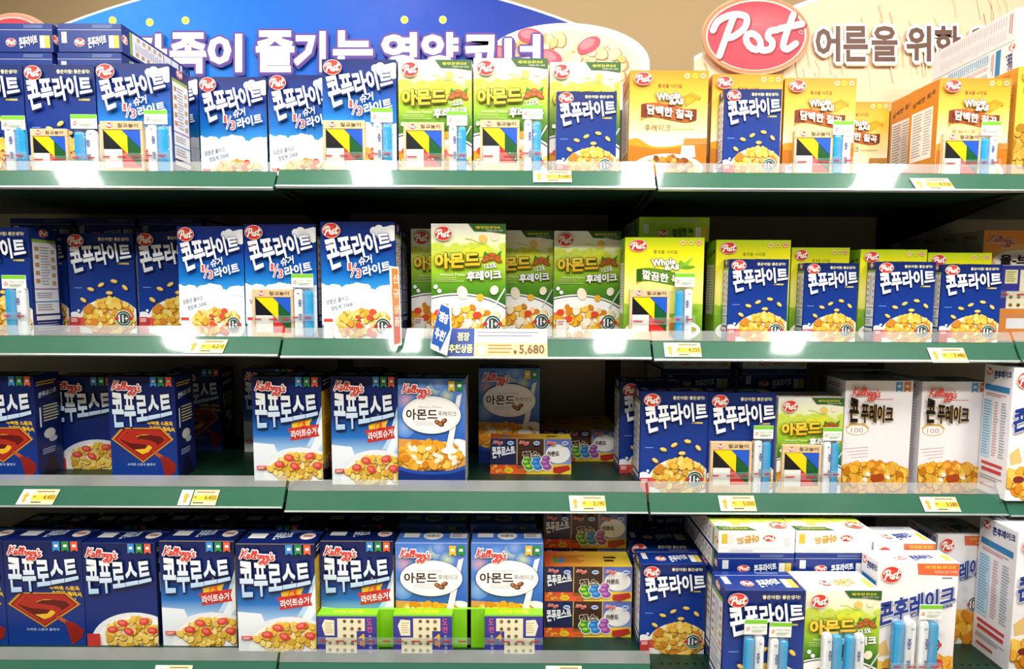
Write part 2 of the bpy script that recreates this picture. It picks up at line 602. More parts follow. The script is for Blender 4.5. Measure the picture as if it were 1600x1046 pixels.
def f_third(a, t, l):
    a.grad([(0, '#0d1f62'), (.25, '#103a9a'), (.50, '#0f72cc'), (.66, '#3aa4e6'), (1, '#b4dbf4')])
    cloud(a, .86, .09, .13, '#f2f6fa', 4)
    cloud(a, .96, .12, .10, '#ffffff', 5)
    for i, (u, v, r) in enumerate([(.05, .70, .15), (.22, .76, .14), (.12, .86, .22), (.42, .70, .17), (.62, .76, .16), (.85, .78, .22), (.5, .9, .28), (.3, .93, .25), (.95, .70, .12), (.8, .95, .25)]):
        cloud(a, u, v - .05, r, '#eef5fb' if i % 2 else '#f8fbfd', 20 + i, 7)
    a.text('당분은 줄이고', [(.06, .735), (.36, .695), (.365, .735), (.065, .785)], '#33486e')
    a.text('맛있게 그대로', [(.13, .80), (.42, .755), (.425, .79), (.135, .845)], '#33486e')
    a.ell(.56, 1.0, .44, .20, '#fbfaf5', 40)
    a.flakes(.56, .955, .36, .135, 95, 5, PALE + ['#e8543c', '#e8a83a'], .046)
    a.rect(.03, .915, .15, 1, '#e6e6ea')
    a.rect(.03, .915, .15, .945, '#dd4433')
    eleven(a, .83, .985, .11)
    t.text('콘푸라이트', [(.04, .165), (.925, .095), (.965, .245), (.14, .465)], '#f4f8fc', .04, '#10277c', .022, '#0a1750', (.006, .008), -.012)
    t.text('슈거', [(.51, .335), (.69, .305), (.70, .385), (.52, .415)], '#f4f8fc', .03, '#1a4a9c', .03)
    t.text('라이트', [(.56, .42), (.93, .36), (.955, .455), (.58, .52)], '#f4f8fc', .035, '#1a4a9c', .03)
    t.text('1', (.375, .385, .415, .455), '#f0574f', .02, '#ffffff', .05)
    t.text('3', (.475, .44, .545, .525), '#f0574f', .02, '#ffffff', .05)
    t.stroke([(.475, .395), (.415, .515)], .0055, '#ffffff')
    t.stroke([(.475, .395), (.415, .515)], .0028, '#f0574f')
    l.post(.155, .085, .125)


def f_almond(a, t, l):
    a.grad([(0, '#f3f5ea'), (.16, '#eef3c8'), (.30, '#c8dc34'), (.45, '#9cc62a'), (.58, '#5c9a22'), (.75, '#2f6a1e'), (1, '#2d5f1c')])
    rnd = random.Random(7)
    for i in range(26):
        a.ell(rnd.random(), .20 + rnd.random() * .08 + (.06 if .3 < i / 26 < .6 else 0), .07, .03, '#c3d83c', 12, 0, None, '#d3e25a')
    for i in range(12):
        a.ell(.45 + rnd.random() * .3, .22 + rnd.random() * .07, .05, .03, '#dfe33a', 10)
    a.poly([(.50, 0), (1, 0), (1, .095), (.80, .075), (.58, .072)], '#33602a')
    a.text('곡물 자연 좋은 생각 포스트', (.60, .022, .93, .048), '#e3d33c', .03)
    a.text('자연에서 만든 시리얼', (.74, .056, .96, .072), '#e8ecd8', .0)
    a.ell(.86, .125, .055, .035, '#f6ead0', 16, -.5)
    a.ell(.70, .14, .06, .035, '#f3c766', 12, .4)
    a.stroke(smooth([(.46, .14), (.56, .15), (.66, .18), (.74, .18)]), .0022, '#d9df7a')
    # almond pile with leaves
    for p in ([(.70, .30), (.72, .26), (.80, .30)], [(.88, .29), (.95, .25), (.93, .31)]):
        a.poly(p, '#2f8a2a')
    for u, v, r in ((.76, .32, .2), (.88, .32, -.3), (.82, .295, .1), (.80, .33, -.1), (.90, .345, .4), (.73, .345, -.3)):
        a.ell(u, v, .062, .022, '#8f4a1c', 12, r)
        a.ell(u, v - .004, .05, .014, '#b5652a', 10, r)
    a.text('12.5%', [(.71, .385), (.87, .365), (.88, .415), (.72, .425)], '#ffffff', .03, '#2f4a12', .035)
    a.text('Almond Flakes', (.11, .47, .46, .495), '#e6efc0')
    a.lines(.06, .51, .45, .56, 3, '#b9cf7a', .4, 2)
    # bowl
    a.ell(.36, 1.02, .86, .36, '#f4f4f0', 48)
    a.ell(.36, 1.03, .84, .355, '#20261e', 48)
    a.ell(.36, 1.035, .825, .35, '#fbfaf6', 48)
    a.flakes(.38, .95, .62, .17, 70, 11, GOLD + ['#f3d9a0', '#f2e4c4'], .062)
    for u, v in ((.22, .92), (.62, .87), (.10, .85)):
        a.ell(u, v, .06, .035, '#e2492c', 12)
    for u, v, r in ((.34, .83, .3), (.50, .95, .8), (.74, .93, .1)):
        a.ell(u, v, .055, .05, '#f6ecd6', 14, r)
    a.ell(.42, .655, .07, .065, '#f7ecd3', 18, -.4)
    a.ell(.85, .63, .055, .045, '#f7ecd3', 18, .5)
    a.ell(.66, .70, .05, .035, '#f0b32e', 12)
    a.ell(.06, .60, .028, None, '#ffffff', 14)
    a.ell(.11, .64, .03, .02, '#ffffff', 14, .5)
    a.stroke([(.99, .62), (.84, .80)], .004, '#cfd8d4')
    a.rect(.04, .925, .19, 1, '#e8e6de')
    a.lines(.055, .94, .17, .99, 3, '#b04a3c', .5)
    eleven(a, .83, .955, .12)
    t.text('아몬드', [(.05, .285), (.64, .265), (.66, .41), (.05, .43)], '#f4d648', .05, '#6a5a10', .035, '#3c4a10', (.008, .007), 0, '#e7b524')
    t.text('후레이크', [(.48, .455), (.94, .435), (.95, .52), (.48, .545)], '#ffffff', .045, '#2c4a16', .035)
    l.post(.165, .095, .12)


def whole(a, t, l, green):
    if green:
        a.grad([(0, '#b8d416'), (.14, '#e9e313'), (.32, '#f3e83a'), (.52, '#f7f08a'), (.72, '#e4e86a'), (1, '#b7d04a')])
    else:
        a.grad([(0, '#dd8c18'), (.14, '#eaa728'), (.32, '#f0c048'), (.55, '#f6e09a'), (.70, '#faf0d0'), (1, '#f6dca0')])
    dk = '#5d6a1a' if green else '#7a4a14'
    for i, c in enumerate(('#f0d890', '#d8e05c' if green else '#f8dc28', '#f0b890')):
        a.ell(.73 + i * .10, .055, .043, None, '#b8862c', 14)
        a.ell(.73 + i * .10, .053, .038, None, c, 14)
        a.lines(.71 + i * .10, .047, .75 + i * .10, .062, 1, '#a86a28', .7)
    a.text('통곡물 시리얼', (.36, .135, .66, .175), dk, .0)
    if green:
        a.poly([(.66, .30), (.70, .24), (.80, .30)], '#7ab52c')
        a.poly([(.72, .29), (.86, .21), (.80, .30)], '#8ac43c')
        a.ell(.72, .315, .09, .022, '#86bd34', 14, .1)
        a.ell(.80, .32, .09, .02, '#6aa524', 14, -.1)
    else:
        for k in range(7):
            a.stroke([(.72, .35), (.68 + k * .035, .23 + abs(k - 3) * .012)], .0035, '#e6a61c')
            a.ell(.68 + k * .035, .24 + abs(k - 3) * .012, .014, .022, '#d98e18', 8, .2)
    # banner
    bc, bc2 = ('#5c8a22', '#2f5a16') if green else ('#b8602a', '#7a341c')
    top = smooth([(.15, .34), (.30, .325), (.50, .345), (.70, .385), (.86, .39)])
    bot = smooth([(.86, .50), (.72, .525), (.52, .50), (.32, .47), (.15, .48)])
    a.poly(top + bot, bc)
    a.poly([(.15, .345), (.22, .332), (.22, .475), (.15, .49)], bc2)
    a.poly([(.78, .39), (.86, .39), (.86, .50), (.78, .52)], bc2)
    a.poly([(.15, .475), (.20, .475), (.155, .51)], '#d98e2a')
    a.text('후레이크', (.20, .545, .53, .615), dk, .0)
    a.lines(.55, .585, .85, .60, 1, '#d8c07a', .5)
    # fields at the foot, bowl and flakes
    if green:
        for u in (.0, .12, .85, .97, .9):
            a.ell(u, .80, .13, .09, '#6aa024', 14, 0, None, '#9cc43c')
        a.rect(0, .82, 1, 1, '#7fb02a', '#5a8a1c')
        a.ell(.5, 1.0, .48, .14, '#fbfaf2', 40)
        a.flakes(.5, .985, .38, .10, 60, 9, ['#e0b23c', '#c8a02c', '#efd27a', '#a8b83c', '#b8862c'], .05)
    else:
        a.poly([(0, .70)] + smooth([(0, .70), (.12, .69), (.28, .765), (.46, .775), (.66, .755), (.80, .71), (1, .68)]) + [(1, 1), (0, 1)], '#e09a1e')
        a.poly([(0, .76)] + smooth([(0, .76), (.2, .78), (.4, .80), (.7, .78), (1, .75)]) + [(1, 1), (0, 1)], '#c9781a')
        for k in range(12):
            a.ell(.75 + (k % 4) * .07, .70 + (k // 4) * .02, .05, .016, '#c08a40', 8)
        a.poly([(.68, .76), (.84, .76), (.86, .88), (.66, .88)], '#f6ead8')
        a.ell(.5, 1.0, .46, .155, '#fdf8ee', 40)
        a.ell(.5, 1.01, .41, .13, '#e8c88a', 40)
        a.flakes(.48, .985, .36, .10, 70, 8, ['#c9822a', '#a85e1e', '#d99a3c', '#e6b45c', '#8a4a1a'], .045)
        a.rect(.04, .935, .20, 1, '#e8e8ea')
        a.lines(.06, .95, .18, .99, 2, '#7a5a9a', .5)
    t.text('Whole', [(.33, .235), (.64, .215), (.64, .285), (.35, .315)], '#ffffff', .04, dk, .065)
    t.text('&All', [(.50, .30), (.68, .285), (.68, .345), (.50, .35)], '#ffffff', .04, dk, .065)
    t.text('깔끔한 녹' if green else '담백한 칠곡', [(.22, .345), (.81 if not green else .70, .415), (.80 if not green else .70, .505), (.22, .445)], '#fdf8ec', .035, dk, .03)
    l.post(.165, .09, .115)


def f_gold(a, t, l):
    whole(a, t, l, False)


def f_green(a, t, l):
    whole(a, t, l, True)


def k_head(a, t, l, third=False):
    for i, c in enumerate(('#3f8fd0', '#2f8a44', '#e2603a')):
        a.ribbon(.64 + i * .115, .0, .09, .105, c)
    t.text('콘푸로스트', [(.05, .165), (.93, .17), (.955, .43), (.06, .545)], '#ffffff', .036, '#0a1848', .026, '#081238', (.008, .008), .022, '#a9cdf0')
    l.kelloggs(.06, .04, .45)


def k_bowl(a, seed):
    a.ell(.68, 1.08, .62, .33, '#e9eef2', 40)
    a.ell(.70, 1.09, .57, .295, '#fbfaf4', 40)
    a.flakes(.70, .97, .46, .155, 130, seed, PALE + ['#e8c45a', '#d9a83a'], .05)
    for u, v, rr in ((.52, .86, .2), (.82, .84, -.3), (.60, .95, .5), (.93, .94, .1), (.38, .93, 0)):
        a.ell(u, v, .075, .038, '#d8423a', 14, rr)
        a.ell(u - .01, v - .006, .045, .02, '#ec7a68', 12, rr)


def f_frost(a, t, l):
    a.grad([(0, '#0d1c54'), (.5, '#10266c'), (1, '#122f7e')])
    k_bowl(a, 21)
    a.rect(.02, .975, .2, 1, '#c43a2e')
    k_head(a, t, l)


def f_kthird(a, t, l):
    a.grad([(0, '#0c1a50'), (.40, '#0f2a78'), (.62, '#1f70c4'), (.80, '#a8d0ee'), (1, '#eef4fa')])
    a.poly([(.0, .70), (.0, 1), (.5, 1), (.3, .72)], '#eaf1f8')
    a.poly([(1, .30), (1, .75), (.70, 1), (.62, .92), (.86, .62)], '#b7d9f2')
    a.poly([(1, .40), (1, .70), (.78, .95), (.74, .90), (.92, .62)], '#e9f3fb')
    # gold burst and red ribbon
    a.poly([(.56, .50), (.60, .43), (.66, .46), (.70, .38), (.78, .43), (.88, .41), (.82, .50), (.86, .56), (.58, .58)], '#f3c62e')
    t.text('1', (.645, .405, .675, .46), '#d8342a', .02)
    t.text('3', (.715, .46, .77, .525), '#d8342a', .02)
    t.stroke([(.735, .405), (.665, .515)], .0025, '#d8342a')
    a.poly([(.50, .55), (.96, .50), (.93, .57), (.96, .63), (.54, .68), (.55, .62)], '#c9342c')
    t.text('라이트슈거', [(.555, .568), (.925, .525), (.92, .605), (.57, .65)], '#ffffff', .02)
    a.text('맛있는', [(.70, .745), (.82, .735), (.83, .775), (.71, .785)], '#d8703a', .01)
    a.text('그대로!', [(.75, .80), (.92, .80), (.92, .84), (.76, .835)], '#d8703a', .01)
    k_bowl(a, 22)
    a.rect(.05, .945, .19, .985, '#d8402e')
    a.lines(.065, .955, .175, .985, 2, '#f8e0d8', .5)
    k_head(a, t, l)


def f_emblem(a, t, l):
    a.grad([(0, '#0d1b52'), (.5, '#0f246a'), (1, '#123a90')])
    a.text('시리얼 속', (.58, .445, .72, .465), '#e8ecf4', .0)
    a.text('수퍼맨 스푼과', [(.56, .475), (.94, .475), (.96, .525), (.57, .51)], '#f0c02c', .04, '#101a40', .03)
    a.text('수퍼맨 플래셔', [(.59, .52), (.96, .54), (.98, .59), (.60, .57)], '#f0c02c', .04, '#101a40', .03)
    a.text('찾아라!', (.74, .60, .90, .63), '#e8ecf4', .02)
    # shield
    S = [(.20, .555), (.76, .555), (.92, .67), (.48, .905), (.05, .67)]

    def grow(k):
        return [(.48 + (u - .48) * k, .70 + (v - .70) * k) for u, v in S]
    a.poly(grow(1.09), '#8a6a2c')
    a.poly(grow(1.05), '#d8a03a')
    a.poly(grow(1.0), '#8c2018')
    a.poly(grow(.90), '#b52e20')
    a.poly(grow(.78), '#5c120e')
    for p in ([(.30, .64), (.52, .615), (.72, .63), (.60, .65), (.46, .655), (.36, .69)], [(.60, .73), (.64, .78), (.56, .84), (.47, .86), (.36, .81), (.52, .80)]):
        a.poly([(u, v - .03) for u, v in p], '#e8b82a')
    a.poly([(u, v - .03) for u, v in smooth([(.16, .70), (.28, .62), (.48, .60), (.74, .605), (.80, .66), (.70, .66), (.50, .645), (.38, .685), (.56, .705), (.70, .745), (.66, .82), (.52, .875), (.44, .87), (.58, .83), (.62, .78), (.52, .755), (.30, .74)], 3)], '#a8281c')
    a.stroke([(.66, .81), (.78, .87)], .010, '#b8542c')
    a.poly([(.74, .85), (.86, .86), (.98, .94), (.96, 1.02), (.82, 1.0)], '#8c2018')
    a.text('수퍼맨 스푼과 플래셔', (.24, .925, .66, .955), '#a8bce8', .02)
    k_head(a, t, l)


def almond_oval(a, t, u, v, r, small=False):
    a.ell(u, v, r, r * .62 * .72, '#2a2a4c', 40)
    a.ell(u, v, r * .985, r * .61 * .72, '#fbfaf8', 40)
    a.ell(u, v, r * .94, r * .565 * .72, '#c8c6d0', 40)
    a.ell(u, v, r * .93, r * .557 * .72, '#fdfcfa', 40)
    a.text('Almond Flakes', (u - r * .45, v - .095, u + r * .35, v - .072), '#b9a8a8')
    t.text('아몬드', (u - r * .86, v - .062, u + r * .20, v + .05), '#3c1c14', .022, None)
    t.text('푸레이크', (u + r * .22, v - .04, u + r * .84, v + .012), '#6a4436', -.005)
    a.lines(u - r * .55, v + .07, u + r * .2, v + .115, 3, '#c4b4b8', .35, 3)
    for du, dv, rr in ((.20, .075, .5), (.42, .06, -.4), (.32, .095, .2)):
        a.ell(u + r * du, v + dv, .05, .025, '#6a3416', 12, rr)
        a.ell(u + r * du - .008, v + dv - .004, .03, .014, '#b87a48', 10, rr)


def f_kalmond(a, t, l):
    a.grad([(0, '#4f7fd0'), (.2, '#5c8cd8'), (.45, '#3f78d0'), (.6, '#2f66c0'), (1, '#2a559e')])
    for u, v, r, c in ((.12, .22, .14, '#d8a8b8'), (.35, .12, .12, '#8fb4e8'), (.55, .10, .13, '#c4d8a8'), (.72, .18, .12, '#cfe0b0'), (.1, .5, .15, '#8fb8ea'), (.6, .05, .1, '#8fa8e0'), (.25, .30, .12, '#e0b8c0')):
        a.ell(u, v, r, None, c, 20, 0, None, '#5488d6')
    a.ell(.5, .86, .62, .22, '#c99a7a', 40)
    a.ell(.5, .88, .60, .20, '#1c3a80', 40)
    a.poly([(.0, .62), (1, .66), (1, .95), (0, .95)], '#d99a50')
    a.ell(.88, .72, .20, .10, '#f4f2f4', 24)
    a.flakes(.46, .80, .50, .13, 110, 31, GOLD + ['#eac06a'], .075, (-.1, .62, 1.1, 1))
    rnd = random.Random(4)
    for i in range(16):
        a.ell(.05 + rnd.random() * .85, .70 + rnd.random() * .2, .055, .022, '#f6ead4', 12, rnd.random() * 3)
    a.poly([(.88, .17), (.95, .15), (.80, .72), (.70, .74)], '#f2f1f2')
    a.ell(.76, .74, .12, .035, '#f4f3f4', 20)
    a.poly([(0, .90)] + smooth([(0, .90), (.2, .94), (.5, .96), (.8, .94), (1, .89)]) + [(1, 1), (0, 1)], '#2850a8')
    a.poly([(0, .94)] + smooth([(0, .94), (.2, .975), (.5, .99), (.8, .975), (1, .93)]) + [(1, 1), (0, 1)], '#17307a')
    a.ribbon(.75, .02, .095, .11, '#e8c02c')
    a.ribbon(.865, .02, .10, .11, '#2f8a44')
    almond_oval(a, t, .50, .37, .44)
    l.kelloggs(.06, .045, .44)


def f_kcorn(a, t, l):
    a.rect(0, 0, 1, 1, '#f2eef0')
    a.ribbon(.745, .01, .10, .10, '#5a9fdc')
    a.ribbon(.865, .01, .10, .10, '#e0843a')
    a.lines(.45, .175, .72, .195, 1, '#e0a0a0', .6)
    a.ell(.20, .48, .165, .052, '#c8a02c', 32)
    a.ell(.20, .48, .155, .046, '#f8f4ee', 32)
    a.text('100', (.11, .458, .29, .505), '#b88aa0', .0)
    a.stroke(smooth([(.03, .46), (.10, .425), (.20, .42)]), .003, '#d8b43c')
    a.stroke(smooth([(.37, .46), (.30, .425), (.20, .42)]), .003, '#d8b43c')
    for i in range(4):
        a.stroke([(.02 + .04 * (3 - i), .755 - i * .03), (.38, .735 - i * .03)], .0012, '#e0a8b0')
    a.ell(.45, 1.05, .80, .26, '#e8a020', 40)
    a.flakes(.42, .94, .58, .14, 170, 41, GOLD + ['#e8b53a', '#c87818'], .06)
    for u, v in ((.50, .95), (.56, .94)):
        a.ell(u, v, .07, .04, '#b0481c', 12, .2)
    for u, v in ((.34, .96), (.38, .91), (.68, .94)):
        a.ell(u, v, .04, .02, '#f6f2ea', 10, .4)
    t.text('콘', [(.055, .155), (.185, .185), (.19, .395), (.06, .40)], '#121212', .045, None, 0, '#b88a3c', (.012, .004))
    t.text('푸레이크', [(.225, .21), (.70, .245), (.70, .40), (.23, .405)], '#121212', .04, None, 0, '#b88a3c', (.012, .004))
    l.kelloggs(.075, .05, .43, '#d6382c', None, .015)


def f_pcorn(a, t, l):
    a.grad([(0, '#f6f3f3'), (.5, '#f0edf0'), (1, '#ece4e2')])
    a.poly([(.48, .01), (1, .01), (1, .115), (.50, .105)], '#e26a3c')
    a.text('자연 곡물 좋은 생각 포스트', (.58, .025, .96, .055), '#f6d84c', .02)
    a.text('자연에서 만든 시리얼', (.70, .07, .98, .092), '#fbe8d8', .0)
    a.lines(.80, .125, .93, .145, 1, '#8a8a9a', .7)
    for u, v, r in ((.35, .60, .13), (.55, .55, .12), (.25, .66, .12), (.8, .62, .12), (.6, .68, .15)):
        a.ell(u, v, r, r * .45, '#d8d2da', 18, .3, None, '#eeebef')
    a.poly([(.02, .72), (.14, .66), (.20, .78), (.06, .86)], '#e6c07a')
    a.ell(.45, 1.0, .75, .22, '#f6f2ec', 40)
    a.flakes(.55, .93, .55, .13, 90, 51, GOLD + ['#f0b040'], .085)
    a.poly([(.22, .84), (.32, .80), (.40, .84), (.34, .90), (.24, .90)], '#4f9a34')
    a.ell(.16, .93, .08, .03, '#7a2a2a', 12)
    a.ell(.80, .86, .07, .04, '#d8402e', 12)
    eleven(a, .72, .70, .11)
    t.text('콘후레이크', [(.02, .34), (.955, .185), (.965, .335), (.03, .545)], '#223a8c', .045, '#f4f2f6', .02, '#9a9aac', (.012, .006))
    t.text('Corn Flakes', [(.42, .43), (.94, .335), (.945, .365), (.43, .465)], '#2a3f8c', .03)
    l.post(.16, .10, .125)


def f_bran(a, t, l):
    a.grad([(0, '#ec8a34'), (.3, '#f4a850'), (.6, '#f0b860'), (1, '#e89a3c')])
    a.ell(.5, .35, .45, .22, '#fbe6b0', 30, 0, None, '#f4ab52')
    a.ell(.52, .30, .38, .115, '#e8b04c', 36)
    a.ell(.52, .30, .365, .105, '#fdf3d8', 36)
    a.flakes(.5, .82, .5, .16, 60, 61, ['#a8602a', '#8a4a1c', '#c07a38', '#d09a50'], .06)
    a.lines(.30, .39, .56, .42, 1, '#e08a5c', .8)
    t.text('올-브랜', (.24, .245, .82, .345), '#20140c', .04)
    t.text('플러스', (.34, .36, .58, .40), '#e07848', .0)
    l.kelloggs(.06, .04, .38, '#b85a5a', '#f6d8c0')


def f_flake_photo(a, t, l):
    a.grad([(0, '#e8b02c'), (.35, '#f2d040'), (.6, '#e8c850'), (1, '#c99a30')])
    a.flakes(.4, .75, .5, .22, 120, 71, ['#c9922a', '#b07a1c', '#e0b048', '#d8a038'], .07)
    t.text('담백한', (.1, .18, .7, .28), '#fdf8ec', .04, '#7a4a14', .03)
    l.post(.165, .09, .115)


def f_mini(a, t, l):
    cells = [('k', 0, .325), ('c', .335, .66), ('a', .67, 1)]
    a.rect(0, 0, 1, 1, '#d8c060')
    a.rect(0, .70, .55, 1, '#d8482c', '#e8642c')
    a.rect(.45, .70, 1, 1, '#ecc43c', '#f0d040')
    a.rect(0, 0, .325, .74, '#1c2a5c', '#24284c')
    a.rect(.335, 0, .66, .78, '#4a3026', '#3a241c')
    a.rect(.67, 0, 1, .72, '#5c6cb8', '#8a9ac8')
    for u in (.36, .42, .48):
        a.ell(u, .80, .04, .05, '#8a5630', 10)
    a.ell(.835, .42, .15, .27, '#f4f2ee', 28)
    a.flakes(.15, .84, .14, .1, 14, 5, GOLD, .022)
    a.ell(.23, .90, .055, .075, '#f0d02c', 18)
    a.text('맛있는', (.195, .865, .265, .935), '#a8481c', .02)
    a.lines(.36, .90, .72, .97, 2, '#9a7a3c', .4)
    # green, blue and purple clay lumps
    for u, c, c2 in ((.465, '#3f9a34', '#b8d83a'), (.575, '#2a7cc8', '#5aa8e4'), (.69, '#9a4a9c', '#c480c0')):
        for k, (du, dv, r) in enumerate(((0, .55, .05), (-.015, .67, .055), (.015, .79, .055))):
            a.ell(u + du, dv, r + .008, (r + .008) * 2.0, '#f4f2e4', 16)
        for k, (du, dv, r) in enumerate(((0, .55, .05), (-.015, .67, .055), (.015, .79, .055))):
            a.ell(u + du, dv, r, r * 1.8, c, 16)
            a.ell(u + du - .012, dv - .025, r * .6, r * .7, c2, 12)
    a.poly([(.78, .80), (.97, .74), (.99, .86), (.86, .98), (.78, .95)], '#b8302a')
    t.text('콘푸로스트', [(.02, .24), (.30, .20), (.31, .42), (.03, .56)], '#f2f6fb', .05)
    t.text('첵스', [(.40, .36), (.60, .34), (.61, .52), (.40, .54)], '#3a2018', .05, '#f0e4cc', .05)
    t.text('아몬드', (.705, .34, .85, .48), '#2c1a14', .03)
    for u in (.035, .355, .69):
        l.kelloggs(u, .05, .12, '#d85048', '#f4c8c0', 0)
    for u in (.21, .53, .88):
        l.ell(u + .04, .10, .04, .06, '#c8d4ec', 14)
        l.rect(u + .015, .075, u + .065, .125, '#5a7ac0')


NAVY = '#16307c'
KINDS = {
    # kind: (front, side colour, top colour, top lettering, top text colour, side style, brand)
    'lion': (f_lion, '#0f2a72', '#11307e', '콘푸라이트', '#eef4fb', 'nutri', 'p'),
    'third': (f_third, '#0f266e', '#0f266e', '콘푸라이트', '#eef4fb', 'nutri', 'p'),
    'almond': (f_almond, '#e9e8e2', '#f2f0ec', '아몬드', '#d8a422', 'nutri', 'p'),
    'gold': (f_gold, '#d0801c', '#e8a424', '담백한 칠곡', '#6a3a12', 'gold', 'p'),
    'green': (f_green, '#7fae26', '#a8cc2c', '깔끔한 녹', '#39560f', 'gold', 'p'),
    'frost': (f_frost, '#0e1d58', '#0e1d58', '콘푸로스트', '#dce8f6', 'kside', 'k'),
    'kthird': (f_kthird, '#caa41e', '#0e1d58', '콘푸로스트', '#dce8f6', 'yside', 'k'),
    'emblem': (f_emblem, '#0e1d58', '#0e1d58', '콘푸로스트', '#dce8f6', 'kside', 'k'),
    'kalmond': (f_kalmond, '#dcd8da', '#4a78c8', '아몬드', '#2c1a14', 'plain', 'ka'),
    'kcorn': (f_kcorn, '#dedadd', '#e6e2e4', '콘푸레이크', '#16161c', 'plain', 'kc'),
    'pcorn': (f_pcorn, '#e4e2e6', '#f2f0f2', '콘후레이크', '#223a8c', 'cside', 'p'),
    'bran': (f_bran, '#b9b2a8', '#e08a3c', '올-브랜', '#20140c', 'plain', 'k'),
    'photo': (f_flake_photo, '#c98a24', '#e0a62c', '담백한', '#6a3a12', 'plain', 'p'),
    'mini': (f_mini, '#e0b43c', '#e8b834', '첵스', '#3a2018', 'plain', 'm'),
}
KSIZE = {'mini': (0.20, 0.085, 0.07)}
_proto = {}


def side_print(a, style, name, tcol, right):
    if style == 'nutri':
        a.rect(.10, .10, .90, .13, '#8fae3c')
        a.post(.5, .04, .16, True)
        a.rect(.10, .13, .90, .80, '#e6e6ea')
        for k in range(5):
            a.rect(.16, .17 + k * .075, .30, .21 + k * .075, '#b8885c')
            a.rect(.70, .19 + k * .075, .84, .23 + k * .075, '#c0a070')
        a.lines(.34, .17, .66, .54, 14, '#9a9aa8', .35, 3)
        a.rect(.10, .56, .90, .57, '#a05aa0')
        a.lines(.16, .60, .80, .66, 3, '#9a9aa8', .4, 5)
        a.rect(.10, .68, .90, .69, '#3a8ac0')
        a.lines(.16, .71, .80, .78, 3, '#9a9aa8', .4, 6)
        a.rect(.10, .82, .90, .86, '#dcdce4')
        a.lines(.12, .88, .88, .97, 4, '#8f9fc8', .35, 7)
    elif style == 'gold':
        a.text(name, [(.12, .14), (.88, .08), (.88, .13), (.12, .19)], '#5a3010', .03)
        a.rect(.10, .24, .84, .74, '#efe6dc')
        a.lines(.16, .27, .50, .71, 16, '#8a8078', .35, 3)
        a.lines(.55, .27, .80, .71, 16, '#a89c90', .35, 4)
    elif style == 'kside':
        a.lines(.10, .06, .9, .11, 2, '#d8b83c', .5, 3)
        a.text(name, [(.15, .17), (.85, .14), (.85, .19), (.15, .22)], '#dce8f6', .03)
        a.lines(.30, .30, .9, .47, 6, '#d9d2a0', .4, 4)
        a.rect(.16, .31, .22, .50, '#e2e4ea')
        a.ell(.5, .58, .22, .05, '#cfd2cc', 16)
        a.ell(.62, .64, .16, .03, '#b8bcc4', 16)
        a.lines(.2, .72, .8, .78, 3, '#9fb0dc', .4, 5)
        a.poly([(.5, .78), (.9, 1), (.1, 1)], '#10142c')
    elif style == 'yside':
        a.rect(0, 0, 1, .14, '#10142c')
        a.lines(.15, .04, .85, .11, 2, '#d8d8e0', .4, 3)
        a.rect(.12, .18, .88, .42, '#d8b63a')
        a.lines(.2, .2, .8, .40, 7, '#6a5414', .35, 4)
        a.lines(.2, .48, .8, .78, 9, '#7a6218', .35, 5)
        a.rect(0, .84, 1, 1, '#1a1830')
        a.flakes(.5, .86, .4, .06, 14, 6, ['#d8d2c4', '#b84a3c', '#8a8aa0'], .12)
    elif style == 'cside':
        a.post(.18, .055, .13, True)
        a.text(name, [(.36, .045), (.94, .03), (.94, .08), (.37, .105)], '#1c2a6c', .04)
        a.rect(.08, .155, .92, .20, '#2a7ab0')
        a.lines(.12, .22, .85, .25, 2, '#b86a6a', .4)
        a.rect(.06, .27, .36, .72, '#b4d2e6')
        a.lines(.08, .28, .34, .71, 20, '#5c7c98', .3, 4)
        a.lines(.44, .28, .60, .71, 20, '#c88a94', .35, 5)
        a.lines(.68, .28, .88, .71, 20, '#8a94a8', .35, 6)
        a.lines(.12, .755, .88, .78, 1, '#c03a44', .9)
        a.lines(.14, .80, .86, .83, 1, '#c03a44', .9)
        a.lines(.10, .86, .9, .90, 2, '#9a9aa8', .4)
        a.lines(.14, .93, .6, .95, 1, '#c03a44', .8)
    else:
        a.lines(.12, .10, .45, .9, 30, '#b4b2ba', .3, 3)
        a.lines(.55, .10, .88, .9, 30, '#bcb8c0', .3, 4)
        a.lines(.12, .04, .88, .08, 2, '#a83a34', .4, 5)


